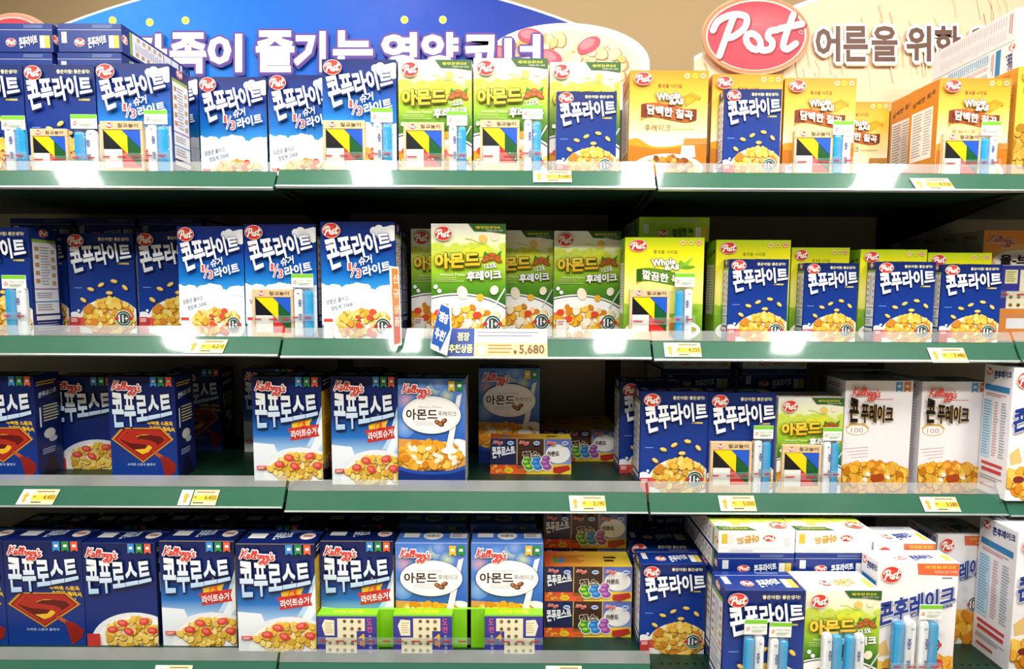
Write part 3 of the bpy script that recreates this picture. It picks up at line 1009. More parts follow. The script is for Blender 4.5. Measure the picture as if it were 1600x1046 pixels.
def proto(kind):
    if kind in _proto:
        return _proto[kind]
    fr, sc, tc, name, tcol, style, brand = KINDS[kind]
    w, h, d = KSIZE.get(kind, (BW, BH, BD))
    mini = kind == 'mini'
    vk = 1.0 if mini else .90
    a, t, l = [Art(w, h * vk, True, 1 / vk) for _ in range(3)]
    fr(a, t, l)
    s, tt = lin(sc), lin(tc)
    mb = MB()
    mb.box(0, 0, 0, w, d, h, s, 0.0012, {'f': s, 't': tt, 'd': tt, 'b': s})
    if mini:
        q = Art(w, d)
        q.rect(0, 0, 1, 1, '#c8482a', '#e8d040', True)
        q.lines(.1, .3, .5, .8, 5, '#8a4a20', .4)
        q.lines(.70, .35, .85, .75, 2, '#3a2418', .6)
        q.rect(.1, .45, .16, .75, '#4a8a44')
        q.rect(.17, .45, .23, .75, '#3a7ab0')
    else:
        for right in (True, False):
            q = Art(d, h)
            side_print(q, style, name, tcol, right)
            q.emit(mb, (lambda u, v, o: Vector((w + o + .0001, u * d, (1 - v) * h))) if right else (lambda u, v, o: Vector((-o - .0001, (1 - u) * d, (1 - v) * h))))
        q = Art(w, d)
        q.lines(0, .22, 1, .235, 1, '#c9c9d2' if brand == 'p' else '#6a86c0', 1, 1, 0)
        q.lines(.55, .06, .94, .18, 3, '#8fa4cc', .3, 5)
        if brand == 'p':
            q.rect(.06, .30, .14, .68, '#d8d8dc')
            q.rect(.80, .42, .88, .85, '#e8e4e0')
            q.rect(.885, .42, .96, .85, '#dcc03a')
            q.post(.34, .66, .085, True)
            q.text(name, [(.47, .50), (.76, .40), (.77, .68), (.48, .88)], tcol, .04, '#10277c' if kind in ('lion', 'third') else None, .03)
        else:
            q.rect(.08, .30, .30, .62, '#e8e8ea')
            if brand == 'k':
                q.text(name, [(.40, .30), (.62, .22), (.63, .55), (.41, .72)], tcol, .04)
                q.ell(.84, .48, .10, .22, '#e8dcd4', 20)
                q.lines(.78, .42, .90, .54, 1, '#b04a3a', .7)
            elif brand == 'ka':
                q.ell(.50, .50, .14, .26, '#f2f0ec', 24)
                q.text(name, (.40, .40, .60, .60), tcol, .03)
                q.rect(.74, .28, .98, .66, '#e4e0e4')
                q.lines(.76, .34, .96, .62, 3, '#7a6a7a', .5)
            else:
                q.text(name, [(.40, .30), (.70, .30), (.70, .65), (.40, .65)], tcol, .04)
    q.emit(mb, lambda u, v, o: Vector((u * w, (1 - v) * d, h + o + .0001)))
    pieces = [('carton', mb.mesh('carton', M_CARD))]
    base = .00015
    for nm, art in (('front_artwork', a), ('title_lettering', t), ('brand_emblem', l)):
        m = MB()
        art.emit(m, lambda u, v, o: Vector((u * w, -base - o, h - v * h * vk)))
        base += (art.n + 2) * Art.STEP
        pieces.append((nm, m.mesh(nm, M_CARD)))
    _proto[kind] = (pieces, (w, h, d))
    return _proto[kind]


def place_carton(kind, mtx, label, group, size, name='cereal_box', cat='cereal box'):
    """one carton: an Empty at its lower left front corner that carries carton, artwork, lettering and emblem"""
    pieces, (w, h, d) = proto(kind)
    root = link(name, None)
    root.matrix_world = mtx @ Matrix.Diagonal((size[0] / w, size[2] / d, size[1] / h, 1))
    tag(root, label, cat, group)
    for nm, me in pieces:
        link(nm, me, root)
    return root


# ------------------------------------------------------------ setting
def plain(name, x0, y0, z0, x1, y1, z1, m, bev=0.0):
    mb = MB()
    mb.box(x0, y0, z0, x1, y1, z1, (.8, .8, .8, 1), bev)
    return mb.mesh(name, m)


struct('floor', plain('floor', -4, -5, -.05, 4, 1.35, 0, M_FLOOR))
struct('ceiling', plain('ceiling', -4, -5, 3.3, 4, 1.35, 3.35, M_CEIL))
struct('wall_back', plain('wall_back', -4, 1.25, 0, 4, 1.35, 3.3, M_WALL))

# shelf rows: the measured top edge of the clear riser in each bay (x of bay from the second row's seams)
YT = {1: -.005, 2: -.005, 3: -.005, 4: -.085}
X0 = at(438.5, 530, -.03).x
X1 = at(1019.0, 530, -.03).x
BAYW = X1 - X0
XB = [X0 - BAYW - .55, X0, X1, X1 + BAYW * .985, X1 + BAYW * 1.6]
BAYN = ['left', 'middle', 'right', 'far right']
RIS = {(1, 0): 253, (1, 1): 252, (1, 2): 256.5, (1, 3): 262, (2, 0): 509.5, (2, 1): 514, (2, 2): 518.5, (2, 3): 519,
       (3, 0): 743, (3, 1): 751, (3, 2): 754, (3, 3): 757, (4, 0): 1012, (4, 1): 1016}
PXM = [217, 730, 1305, 1596]
ROWN = {1: 'top', 2: 'second', 3: 'third', 4: 'bottom'}
ZT = {}
for (r, b), py in RIS.items():
    ZT[r, b] = at(PXM[b], py, YT[r]).z
ZT[4, 2] = ZT[4, 1] - .012
ZT[4, 3] = ZT[4, 2]
ZS = {k: z - .031 for k, z in ZT.items()}
ZS[3, 2] -= .02
TL = R(28)
SN, CS = math.sin(TL), math.cos(TL)
L_CLEAR, L_RAIL = .027, .050


def lip(r, b, s, o):
    """point on the sloping shelf front: s down the slope from its top edge, o out from it"""
    return (YT[r] - s * SN - o * CS, ZT[r, b] - s * CS + o * SN)


def slab(r, b, x0, x1, s0, s1, o0, o1):
    mb = MB()
    P = [lip(r, b, s0, o0), lip(r, b, s1, o0), lip(r, b, s1, o1), lip(r, b, s0, o1)]
    A = [Vector((x0, p[0], p[1])) for p in P]
    B = [Vector((x1, p[0], p[1])) for p in P]
    c = (.8, .8, .8, 1)
    mb.face(A, c)
    mb.face(B[::-1], c)
    for i in range(4):
        j = (i + 1) % 4
        mb.face([A[j], A[i], B[i], B[j]], c)
    return mb


BACK = .50
for r in (1, 2, 3, 4):
    for b in range(4):
        x0, x1 = XB[b] + .003, XB[b + 1] - .003
        root = link('store_shelf', None)
        root.location = ((x0 + x1) / 2, 0, ZS[r, b] - .03)
        tag(root, f'{ROWN[r]} dark green metal shelf of the {BAYN[b]} bay' + (' without a price strip' if (r == 4 and b > 1) else ' behind a green price strip'), 'shelf', 'shelves of the cereal gondola')
        off = Matrix.Translation(-root.location)
        yf = -.27 if (r == 4 and b > 1) else YT[r] - .012
        zs = ZS[r, b]
        mb = MB()
        mb.box(x0, yf, zs - .032, x1, BACK - .012, zs, (.8, .8, .8, 1), .0015)
        link('shelf_deck', mb.mesh('shelf_deck', M_DECK), root, off)
        if r == 4 and b > 1:
            # row of small round perforations along the front of the deck
            mb = MB()
            n = 42
            for i in range(n):
                cx = x0 + .03 + (x1 - x0 - .06) * i / (n - 1)
                mb.face([Vector((cx + .004 * math.cos(k * .785), yf + .20 + .004 * math.sin(k * .785), zs + .0003)) for k in range(8)], lin('#04120c'))
            link('perforation_row', mb.mesh('perforation_row', M_SIGN), root, off)
        else:
            link('price_rail', slab(r, b, x0, x1, L_CLEAR, L_CLEAR + L_RAIL, -.004, -.0005).mesh('price_rail', M_RAIL), root, off)
            link('clear_riser', slab(r, b, x0, x1, 0, L_CLEAR, .0004, .0018).mesh('clear_riser', M_CLEAR), root, off)
            link('rail_cover', slab(r, b, x0, x1, L_CLEAR + .0003, L_CLEAR + L_RAIL - .0035, .0004, .0018).mesh('rail_cover', M_COVER), root, off)
            link('rail_edge', slab(r, b, x0, x1, L_CLEAR + L_RAIL - .003, L_CLEAR + L_RAIL + .001, -.004, .004).mesh('rail_edge', M_EDGE), root, off)
        for xs in (x0 + .004, x1 - .007):
            if r == 4:
                continue
            mb = MB()
            mb.prism([(yf + .03, zs - .034), (BACK - .014, zs - (.12 if r == 1 else .055)), (BACK - .014, zs - .034)], 0, .003, (.8, .8, .8, 1), lambda x, y, z: Vector((xs + y, x, z)))
            link('shelf_bracket', mb.mesh('shelf_bracket', M_STEEL), root, off)

# gondola frame
root = link('gondola_frame', None)
tag(root, 'dark steel gondola frame with grey back panels behind the cereal shelves', 'shelving frame')
zback = at(900, 178, BACK).z
for b in range(4):
    link('back_panel', plain('back_panel', XB[b] + .025, BACK - .004, .05, XB[b + 1] - .025, BACK + .004, zback, M_PANEL), root)
for x in XB[:4]:
    link('upright_post', plain('upright_post', x - .025, BACK - .011, 0, x + .025, BACK + .024, zback + .01, M_STEEL, .002), root)
link('kick_plate', plain('kick_plate', XB[0], -.06, .0, XB[4], -.04, ZS[4, 2] - .045, M_STEEL), root)

# ------------------------------------------------------------ header boards over the gondola
HY = .545


def board(name, outline, thick, border, Y):
    """cut-out sign board: outline in photograph pixels, stands at depth Y"""
    pts = [(p.x, p.z) for p in (at(x, y, Y) for x, y in outline)]
    area = sum(pts[i - 1][0] * pts[i][1] - pts[i][0] * pts[i - 1][1] for i in range(len(pts)))
    if area < 0:
        pts = pts[::-1]
    mb = MB()
    mb.prism(pts, Y, Y + thick, lin(border))
    return mb.mesh(name, M_SIGN)


def pxart(Y, x0, y0, x1, y1, base=0.0002):
    """print area given by its photograph corners on the plane at depth Y"""
    A, B = at(x0, y0, Y), at(x1, y1, Y)
    w, h = B.x - A.x, A.z - B.z
    a = Art(w, h, False)
    P = lambda x, y: ((at(x, y, Y).x - A.x) / w, (A.z - at(x, y, Y).z) / h)
    fn = lambda u, v, o: Vector((A.x + u * w, Y - base - o, A.z - v * h))
    return a, P, fn


def arc(x0, x1, f, n=24):
    return [(x0 + (x1 - x0) * i / n, f(x0 + (x1 - x0) * i / n)) for i in range(n + 1)]


fb = lambda x: -38 + ((x - 500) / 381) ** 2 * 71
root = link('header_board', None)
tag(root, 'arched blue header board with big white Korean lettering and yellow dots', 'sign board')
blue = arc(60, 905, fb) + [(905, 185), (60, 185)]
link('board_panel', board('board_panel', [(x, y - 4 if y < 180 else y + 2) for x, y in blue], .008, '#dfe6ee', HY), root)
a, P, fn = pxart(HY, 60, -40, 905, 185)
L = a.lay()
top = arc(60, 905, fb, 40)
cs = ['#129cf0', '#0a8cee', '#0a76e2', '#1459d0', '#1c42b8', '#1e3399']


def hcol(x):
    t = (x - 60) / 845 * 5
    i = min(4, int(t))
    A_, B_ = lin(cs[i]), lin(cs[i + 1])
    return tuple(p + (q - p) * (t - i) for p, q in zip(A_, B_))


for (xa, ya), (xb, yb) in zip(top, top[1:]):
    a._add([P(xa, ya), P(xb, yb), P(xb, 185), P(xa, 185)], [hcol(xa), hcol(xb), hcol(xb), hcol(xa)], L)
for x, y in ((176, 32), (234, 35), (290, 32), (632, 31), (692, 31)):
    u, v = P(x, y)
    a.ell(u, v, .0072, None, '#f6f0a8', 18)
    a.ell(u, v, .0056, None, '#f6e83c', 18)
m = MB()
a.emit(m, fn)
link('board_artwork', m.mesh('board_artwork', M_SIGN), root)
a, P, fn = pxart(HY, 60, -40, 905, 185, .0105)
for ch, x, y0, y1, w in (('온', 170, 56, 118, 54), ('가', 236, 56, 117, 54), ('족', 297, 54, 116, 56), ('이', 354, 56, 114, 52), ('즐', 432, 51, 114, 58), ('기', 486, 52, 114, 48), ('는', 553, 51, 112, 60),
                         ('영', 625, 54, 114, 54), ('양', 688, 54, 114, 56), ('코', 751, 58, 113, 54), ('너', 816, 57, 116, 54)):
    q = [P(x - w / 2, y0), P(x + w / 2, y0), P(x + w / 2, y1), P(x - w / 2, y1)]
    a.text(ch, q, '#ffffff', .045, '#6a4aa0', .045, '#5a3f94', (.002, .012), 0, '#e4eefa')
m = MB()
a.emit(m, fn)
link('board_lettering', m.mesh('board_lettering', M_SIGN), root)

# cut-out bowl of cereal beside the blue board
BY = .5402
root = link('cutout_sign', None)
tag(root, 'cut-out sign of a cereal bowl with strawberries at the end of the blue board', 'sign board')
bowl = [(885 + 130 * math.cos(t), 98 - 62 * math.sin(t)) for t in [math.pi * i / 24 for i in range(25)]] + [(755, 185), (1015, 185)]
link('board_panel', board('board_panel', bowl, .0045, '#fbf8f2', BY), root)
a, P, fn = pxart(BY, 755, 30, 1015, 150)
a.clip = True
a.ell(.5, .56, .485, .49, '#fdfaf4', 40)
a.ell(.5, .64, .45, .50, '#f4dcc0', 40)
a.flakes(.48, .60, .41, .38, 110, 81, ['#f6d9a0', '#f3cf86', '#f8e4bc', '#efc070', '#f6cdb0'], .04)
for u, v, r in ((.12, .46, .4), (.28, .22, .1), (.63, .34, -.5), (.40, .50, .3)):
    a.ell(u, v, .075, .10, '#e0566a', 16, r)
    a.ell(u - .01, v - .02, .05, .06, '#f08a94', 14, r)
m = MB()
a.emit(m, fn)
link('board_artwork', m.mesh('board_artwork', M_SIGN), root)

# wood-grain board on the right with the red oval in front of it
root = link('header_board', None)
tag(root, 'wood-grain header board with brown Korean lettering edged in white', 'sign board')
wood = [(1085, 190), (1085, 95), (1160, 52), (1246, 13), (1292, -3), (1400, -32), (1700, -60), (1700, 190)]
link('board_panel', board('board_panel', [(x, y - (7 if y < 160 else 0)) for x, y in wood], .008, '#fdf6ee', HY), root)
a, P, fn = pxart(HY, 1085, -60, 1700, 150)
a.poly([P(*p) for p in wood], '#efd2ae')
rnd = random.Random(5)
for i in range(90):
    x = 1100 + rnd.random() * 590
    y = (-15 if x > 1330 else 40) + rnd.random() * 120
    a.stroke([P(x, y), P(x + rnd.uniform(-3, 3) + 4, y + 14), P(x + 7, y + 30 + rnd.random() * 25)], .002 + rnd.random() * .003, rnd.choice(['#ecd0ac', '#f3dcc0', '#edd4b2', '#eacda6']))
m = MB()
a.emit(m, fn)
link('board_artwork', m.mesh('board_artwork', M_SIGN), root)
a, P, fn = pxart(HY, 1085, -60, 1700, 150, .0095)
for ch, x, w in (('어', 1291, 38), ('른', 1334, 38), ('을', 1379, 40), ('위', 1432, 38), ('한', 1477, 40), ('영', 1532, 40), ('양', 1578, 40)):
    q = [P(x - w / 2, 43), P(x + w / 2, 43), P(x + w / 2, 98), P(x - w / 2, 98)]
    a.text(ch, q, '#6a4a3c', .035, '#ffffff', .075, '#d8bfa0', (.003, .012))
m = MB()
a.emit(m, fn)
link('board_lettering', m.mesh('board_lettering', M_SIGN), root)


def oval_sign(cx, cy, rx, ry, label, ring='#e8895c'):
    Y = .522
    root = link('brand_sign', None)
    tag(root, label, 'sign board')
    pts = [(cx + rx * math.cos(2 * math.pi * i / 48), cy - ry * math.sin(2 * math.pi * i / 48)) for i in range(48)]
    link('board_panel', board('board_panel', pts, .008, '#f4b48c', Y), root)
    a, P, fn = pxart(Y, cx - rx, cy - ry, cx + rx, cy + ry)
    a.ell(.5, .5, .485, .485, ring, 48)
    a.ell(.5, .5, .455, .45, '#f6d8cc', 48)
    a.ell(.5, .505, .44, .435, '#dc4656', 48)
    a.ell(.5, .36, .38, .24, '#ec6f78', 40, 0, None, '#dd4a59')
    m = MB()
    a.emit(m, fn)
    link('board_artwork', m.mesh('board_artwork', M_SIGN), root)
    a, P, fn = pxart(Y, cx - rx, cy - ry, cx + rx, cy + ry, .001)
    tr = lambda p: (.5 + (p[0] - .5) * .82, .5 + (p[1] - .50 - (p[0] - .5) * .10) * .66)
    Q = [[tr(p) for p in st] for st in POST_STROKES]
    for q in Q:
        a.stroke([(x + .012, y + .016) for x, y in q], a.w * .066, '#a83040')
    for q in Q:
        a.stroke(q, a.w * .058, '#fffaf0')
    a.ell(.90, .46, .018, None, '#f6c8c0', 16)
    a.ell(.90, .46, .013, None, '#dc4656', 16)
    m = MB()
    a.emit(m, fn)
    link('board_lettering', m.mesh('board_lettering', M_SIGN), root)


oval_sign(1181, 55, 84, 62, 'large red oval sign with white script lettering beside the wood-grain board')
oval_sign(22, 78, 66, 58, 'red oval sign mostly hidden behind the flat stacked boxes at upper left', '#e89a84')

# ------------------------------------------------------------ the cereal boxes
LOG = []


def solve(row, bay, xl, xr, yt, Y, yaw=0.0):
    """front lower left corner, width and height of a carton whose top front corners were seen at (xl,yt),(xr,..)"""
    zs = ZS[row, bay]
    P0 = at(xl, yt, Y)
    h = P0.z - zs
    lo, hi = .01, .6
    for _ in range(40):
        w = (lo + hi) / 2
        x, _y = proj(Vector((P0.x + w * math.cos(yaw), Y + w * math.sin(yaw), P0.z)))
        if x < xr:
            lo = w
        else:
            hi = w
    return Vector((P0.x, Y, zs)), w, h


def stand(kind, row, bay, xl, xr, yt, Y, label, yaw=0.0, d=.085, group=None, zadd=0.0, name='cereal_box', cat='cereal box'):
    p, w, h = solve(row, bay, xl, xr, yt, Y, R(yaw))
    h -= zadd
    p.z += zadd
    LOG.append((kind, row, round(w, 3), round(h, 3), Y))
    g = group or f'cereal boxes on the {ROWN[row]} shelf'
    return place_carton(kind, Matrix.Translation(p) @ Matrix.Rotation(R(yaw), 4, 'Z'), label, g, (w, h, d), name, cat)


LIE_DOWN = Matrix(((1, 0, 0, 0), (0, 0, -1, 0), (0, 1, 0, 0), (0, 0, 0, 1)))     # front face down, top end towards the aisle
LIE_UP = Matrix(((-1, 0, 0, 0), (0, 0, -1, 0), (0, -1, 0, 0), (0, 0, 0, 1)))     # front face up, top end towards the aisle


def lying(kind, x, Y, z, w, length, thick, label, up=False, group=None):
    """a carton lying flat: x left edge, Y of the end that faces the aisle, z of its underside"""
    if up:
        m = Matrix.Translation((x + w, Y + length, z + thick)) @ LIE_UP
    else:
        m = Matrix.Translation((x, Y + length, z)) @ LIE_DOWN
    return place_carton(kind, m, label, group, (w, length, thick))


def lie_px(kind, xl, xr, yt, yb, Y, row, bay, label, up=False, length=.285, group=None, rest=None):
    """lying carton whose end face was seen at xl..xr, yt..yb"""
    A, B = at(xl, yt, Y), at(xr, yb, Y)
    z = rest if rest is not None else B.z
    o = lying(kind, A.x, Y, z, B.x - A.x, length, A.z - z, label, up, group or f'flat stacked boxes on the {ROWN[row]} shelf')
    return A.x, B.x - A.x, z, A.z


def depth_of(row, bay, px, py):
    """distance into the shelf of a spot on its deck seen at px,py"""
    d = at(px, py, 0) - CO
    t = (ZS[row, bay] - CO.z) / d.z
    return CO.y + d.y * t


# --- top shelf, left bay
F1 = .055
stand('lion', 1, 0, -82, 33, 101, F1, 'blue cereal box cut by the picture edge at the left end of the top shelf')
stand('lion', 1, 0, 36, 146, 101, F1, 'blue cereal box with a puzzle in front, second from left on the top shelf')
stand('third', 1, 0, 149, 264, 99, F1, 'sky-blue sugar-light box with its right side panel showing, below the flat stacked boxes')
stand('third', 1, 0, 217, 308, 119, .205, 'sky-blue box peeping out right of the side panel box, far back on the top shelf')
stand('third', 1, 0, 310, 415, 120, .185, 'uncovered sky-blue sugar-light box set back, first right of the flat stack on the top shelf')
stand('third', 1, 0, 418.5, 524, 117, .17, 'sky-blue sugar-light box set back, overlapped by a taller box with a puzzle at its right')
stand('third', 1, 1, 502.5, 618.5, 92.5, .05, 'front sky-blue box with a puzzle, beside the green almond boxes of the top shelf')
# --- top shelf, middle bay
stand('almond', 1, 1, 622, 737, 93.5, .055, 'green almond flake box first from left of the three on the top shelf')
stand('almond', 1, 1, 740, 856, 91, .055, 'green almond flake box between two others on the top shelf, puzzle in front')
stand('almond', 1, 1, 859.5, 970, 97, .075, 'green almond flake box with a small blue box taped in front on the top shelf')
p, w, h = solve(1, 1, 870, 964, 143, .040)
place_carton('lion', Matrix.Translation(p + Vector((0, -.0, 0))), 'small blue cereal box taped before the third green almond box on the top shelf', 'small blue bonus boxes', (w, h, .032))
stand('gold', 1, 1, 984.5, 1107.5, 110, .05, 'golden grain box with nothing in front, first from left of the golden boxes', d=.095)
# --- top shelf, right bay
stand('gold', 1, 2, 1113.5, 1224, 116, .060, 'golden grain box hidden behind a small blue box on the top shelf', d=.09)
p, w, h = solve(1, 2, 1133, 1222, 139, .020)
place_carton('lion', Matrix.Translation(p), 'small blue cereal box taped before a golden grain box on the top shelf', 'small blue bonus boxes', (w, h, .038))
stand('gold', 1, 2, 1227, 1339, 122, .06, 'golden grain box with a puzzle and sticks, right of a small blue box, top shelf', d=.09)
stand('gold', 1, 2, 1293, 1391, 159, .21, 'low golden grain box set back between two taller golden boxes on the top shelf', d=.08)
stand('gold', 1, 2, 1432, 1528, 141, .205, 'golden grain box far back showing only its side, right of the low golden box', d=.105)
stand('gold', 1, 2, 1469, 1581, 122, .06, 'rightmost golden grain box with a puzzle taped on and its left side panel showing', d=.105)
stand('photo', 1, 2, 1592, 1700, 104, .062, 'golden flake box cut by the right picture edge on the top shelf')

# flat stacks on the top shelf
G = 'flat stacked boxes on the top shelf'
YL = .15
for (xl, xr, n1, n2) in ((-18, 83, 'blue box lying flat on top of the leftmost stack in the upper left corner', 'blue box lying flat second from the top of the leftmost stack'),
                         (89, 191, 'blue box lying flat on top of the stack left of the big blue sign board', 'blue box lying flat second from the top, left of the big blue sign board')):
    x, w, z, zt = lie_px('lion', xl, xr, 36, 82, YL, 1, 0, n1, length=.32, group=G)
    x, w, z2, _ = lie_px('lion', xl, xr, 82, 128, YL, 1, 0, n2, length=.32, group=G, rest=z - (zt - z) - .0005)
    place_carton('lion', Matrix.Translation((x + .004, YL + .02, ZS[1, 0])), 'blue cereal box standing hidden under ' + ('the left' if xl < 50 else 'the right') + ' flat stack of the top shelf', 'boxes hidden under the flat stacks', (w - .008, z2 - ZS[1, 0] - .0005, .12))
A = at(1592, 57, .10)
th = .079
zt = at(1592, 8, .10).z
for i, (ln, lb) in enumerate(((.29, 'white box lying flat on top of the stack in the upper right corner'), (.33, 'white box lying flat second from the top in the upper right corner'), (.30, 'white box lying flat lowest of the upper right stack'))):
    lying('kcorn' if i != 1 else 'pcorn', A.x, (.11, .10, .155)[i], zt - th * (i + 1) - .0006 * i, .19, ln, th, lb, False, G)
zz = zt - th * 3 - .0018
place_carton('kcorn', Matrix.Translation((A.x + .005, .17, ZS[1, 2])), 'white box standing hidden under the upper right flat stack', 'boxes hidden under the flat stacks', (.18, zz - ZS[1, 2] - .0006, .12))

# --- second shelf, left bay
stand('lion', 2, 0, -66, 43, 355, .06, 'blue cereal box with sticks in front, cut by the left picture edge, second shelf', d=.095)
stand('lion', 2, 0, 3, 101, 365, .18, 'blue cereal box almost hidden behind the leftmost one of the second shelf')
stand('lion', 2, 0, 103.5, 207, 364.5, .155, 'whole blue cereal box without gifts, second shelf, second box from the left edge')
stand('lion', 2, 0, 212, 316, 362.5, .155, 'blue cereal box half covered by a sky-blue box on the second shelf')
stand('third', 2, 0, 276, 379, 353.5, .06, 'sky-blue sugar-light box left of the one with the puzzle on the second shelf')
stand('third', 2, 0, 380.5, 493, 350, .06, 'sky-blue sugar-light box with a puzzle and sticks on the second shelf')
stand('third', 2, 1, 500.5, 616.5, 346.5, .045, 'sky-blue sugar-light box beside the orange upright sign on the second shelf', d=.08)
stand('third', 2, 1, 520, 627, 358, .155, 'sky-blue box right behind the one beside the orange upright sign')
# --- second shelf, middle bay
stand('almond', 2, 1, 642, 744, 357.5, .16, 'green almond flake box set back, leftmost of four on the second shelf')
stand('almond', 2, 1, 673.5, 790, 349.5, .04, 'front green almond flake box behind the blue flag and big price sign')
stand('almond', 2, 1, 763, 864.5, 360, .16, 'green almond flake box half covered, third of four on the second shelf')
stand('almond', 2, 1, 866.5, 970.5, 361, .135, 'green almond flake box fully seen, rightmost of four on the second shelf')
stand('green', 2, 1, 977, 1101, 371, .05, 'lime green grain box with a puzzle and sticks in front on the second shelf', d=.06)
# --- second shelf, right bay
SB = []
for (xl, xr, yt, Y, sl, sr, st, lb, lb2) in (
        (1119.5, 1236, 375, .08, 1140, 1233, 405, 'lime green grain box first from left of four behind small blue boxes', 'small blue cereal box taped before the first of the four lime green boxes'),
        (1237.5, 1328, 387, .10, 1258.5, 1342, 411, 'lime green grain box second from left of four behind small blue boxes', 'small blue cereal box taped before the second of the four lime green boxes'),
        (1345, 1449, 390, .08, 1370.5, 1463, 409, 'lime green grain box third from left of four behind small blue boxes', 'small blue cereal box taped before the third of the four lime green boxes'),
        (1450.5, 1550, 395, .085, 1473.5, 1567, 413, 'lime green grain box rightmost of four behind small blue boxes', 'small blue cereal box taped before the rightmost lime green box')):
    stand('green', 2, 2, xl, xr, yt, Y, lb, d=.07)
    p, w, h = solve(2, 2, sl, sr, st, Y - .040)
    place_carton('lion', Matrix.Translation(p), lb2, 'small blue bonus boxes', (w, h, .0385))
B0 = at(1538.5, 360, .16)
bz = ZS[2, 2]
_x, _w, _z, _t = lie_px('bran', 1563, 1690, 482.5, 520, .110, 2, 2, 'orange box lying flat under the peg game board at the right edge', length=.047, rest=ZS[2, 2] + .0005)
for i, lb in enumerate(('orange bran flake box standing behind the peg game at the right edge', 'orange bran box second in the file at the right edge of the second shelf', 'orange bran box third in the file at the right edge of the second shelf', 'orange bran box last in the file at the right edge of the second shelf')):
    place_carton('bran', Matrix.Translation((B0.x, .16 + i * .079, ZS[2, 2])), lb, 'orange bran boxes', (.19, B0.z - ZS[2, 2], .078))
# flat stacks behind
G = 'flat stacked boxes on the second shelf'
for xl, xr, lb in ((15, 113, 'dark blue box lying flat far back, leftmost of three on the second shelf'), (118, 212, 'dark blue box lying flat far back, middle one of three on the second shelf'), (217, 316, 'dark blue box lying flat far back, right one of three on the second shelf')):
    x, w, z, zt = lie_px('lion', xl, xr, 341, 382, .27, 2, 0, lb, length=.21, group=G)
    place_carton('lion', Matrix.Translation((x + .003, .30, ZS[2, 0])), 'blue cereal box standing hidden under the ' + ('left' if xl < 50 else 'middle' if xl < 200 else 'right') + ' flat box of the second shelf', 'boxes hidden under the flat stacks', (w - .006, z - ZS[2, 0] - .0005, .12))
x, w, z, zt = lie_px('green', 999, 1108, 339, 378, .12, 2, 1, 'lime green box lying flat above and behind the upright lime green box', length=.26, group=G)
place_carton('green', Matrix.Translation((x + .005, .15, ZS[2, 1])), 'lime green box standing hidden under the flat lime green box', 'boxes hidden under the flat stacks', (w - .01, z - ZS[2, 1] - .0005, .12))

# --- third shelf, left bay
stand('emblem', 3, 0, -55, 51, 588, .045, 'dark blue box with half an emblem at the left end of the third shelf')
stand('frost', 3, 0, 76, 180, 589.5, .138, 'dark blue frosted flake box with a bowl between two emblem boxes on the third shelf')
stand('emblem', 3, 0, 167.5, 272, 589, .05, 'dark blue box with a whole red shield emblem on the third shelf', d=.085)
stand('emblem', 3, 0, 265, 344, 577, .33, 'unlit emblem box far back in the gap of the third shelf', 0, d=.08)
stand('kthird', 3, 0, 378, 460, 577, .31, 'unlit frosted flake box far back, behind the left light sugar box')
stand('kthird', 3, 0, 392.5, 501.5, 589, .05, 'light sugar frosted flake box left of its twin on the third shelf', d=.09)
stand('kthird', 3, 1, 516, 620.5, 588.5, .05, 'light sugar frosted flake box right of its twin, touching the white almond box')
stand('kthird', 3, 1, 520, 598, 580, .30, 'unlit light sugar box far back behind the right twin of the third shelf')
# --- third shelf, middle bay
stand('kalmond', 3, 1, 621.5, 727, 592, .045, 'almond flake box with a big white oval at the front of the third shelf', d=.09)
ym = depth_of(3, 1, 800, 725)
stand('kalmond', 3, 1, 748, 843.5, 576, .24, 'almond flake box with a white oval standing back behind the small pack')
stand('mini', 3, 1, 766, 893, 686, depth_of(3, 1, 830, 741), 'small three-box variety pack at the front of the third shelf gap', d=.055, group='variety packs', name='variety_pack', cat='cereal pack')
yb = depth_of(3, 1, 900, 721)
stand('mini', 3, 1, 846, 965, 672, yb, 'small three-box variety pack set back at right in the third shelf gap', d=.06, group='variety packs', name='variety_pack', cat='cereal pack')
stand('mini', 3, 1, 852, 960, 664, yb + .075, 'second variety pack of the file in the third shelf gap', d=.06, group='variety packs', name='variety_pack', cat='cereal pack')
stand('mini', 3, 1, 857, 955, 657, yb + .15, 'third variety pack of the file in the third shelf gap', d=.06, group='variety packs', name='variety_pack', cat='cereal pack')
# --- third shelf, right bay
stand('lion', 3, 2, 970, 1068, 597, .155, 'blue box set back, mostly hidden by an uncovered blue box on the third shelf', d=.09)
stand('lion', 3, 2, 1002.5, 1107.5, 612.5, .05, 'uncovered blue cereal box left of the blue one with a puzzle, third shelf')
stand('lion', 3, 2, 1108.5, 1213, 614.5, .05, 'blue cereal box with a puzzle and sticks on the third shelf')
stand('almond', 3, 2, 1217, 1319, 621.5, .05, 'green almond flake box with a puzzle and sticks on the third shelf')
stand('kcorn', 3, 2, 1322, 1427.5, 595, .055, 'white corn flake box left of its twin on the third shelf', d=.09)
stand('kcorn', 3, 2, 1442, 1545.5, 596.5, .055, 'white corn flake box right of its twin on the third shelf', d=.09)
stand('kcorn', 3, 2, 1330, 1425, 588, .16, 'white corn flake box directly behind the left white twin of the third shelf', d=.10)
stand('kcorn', 3, 2, 1302, 1384, 577, .31, 'unlit white corn flake box far back behind the left white twin', d=.08)
stand('pcorn', 3, 3, 1585, 1700, 575, -.035, 'white box jutting out over the shelf front at the right edge, third shelf', 0, d=.085)
G = 'flat stacked boxes on the third shelf'
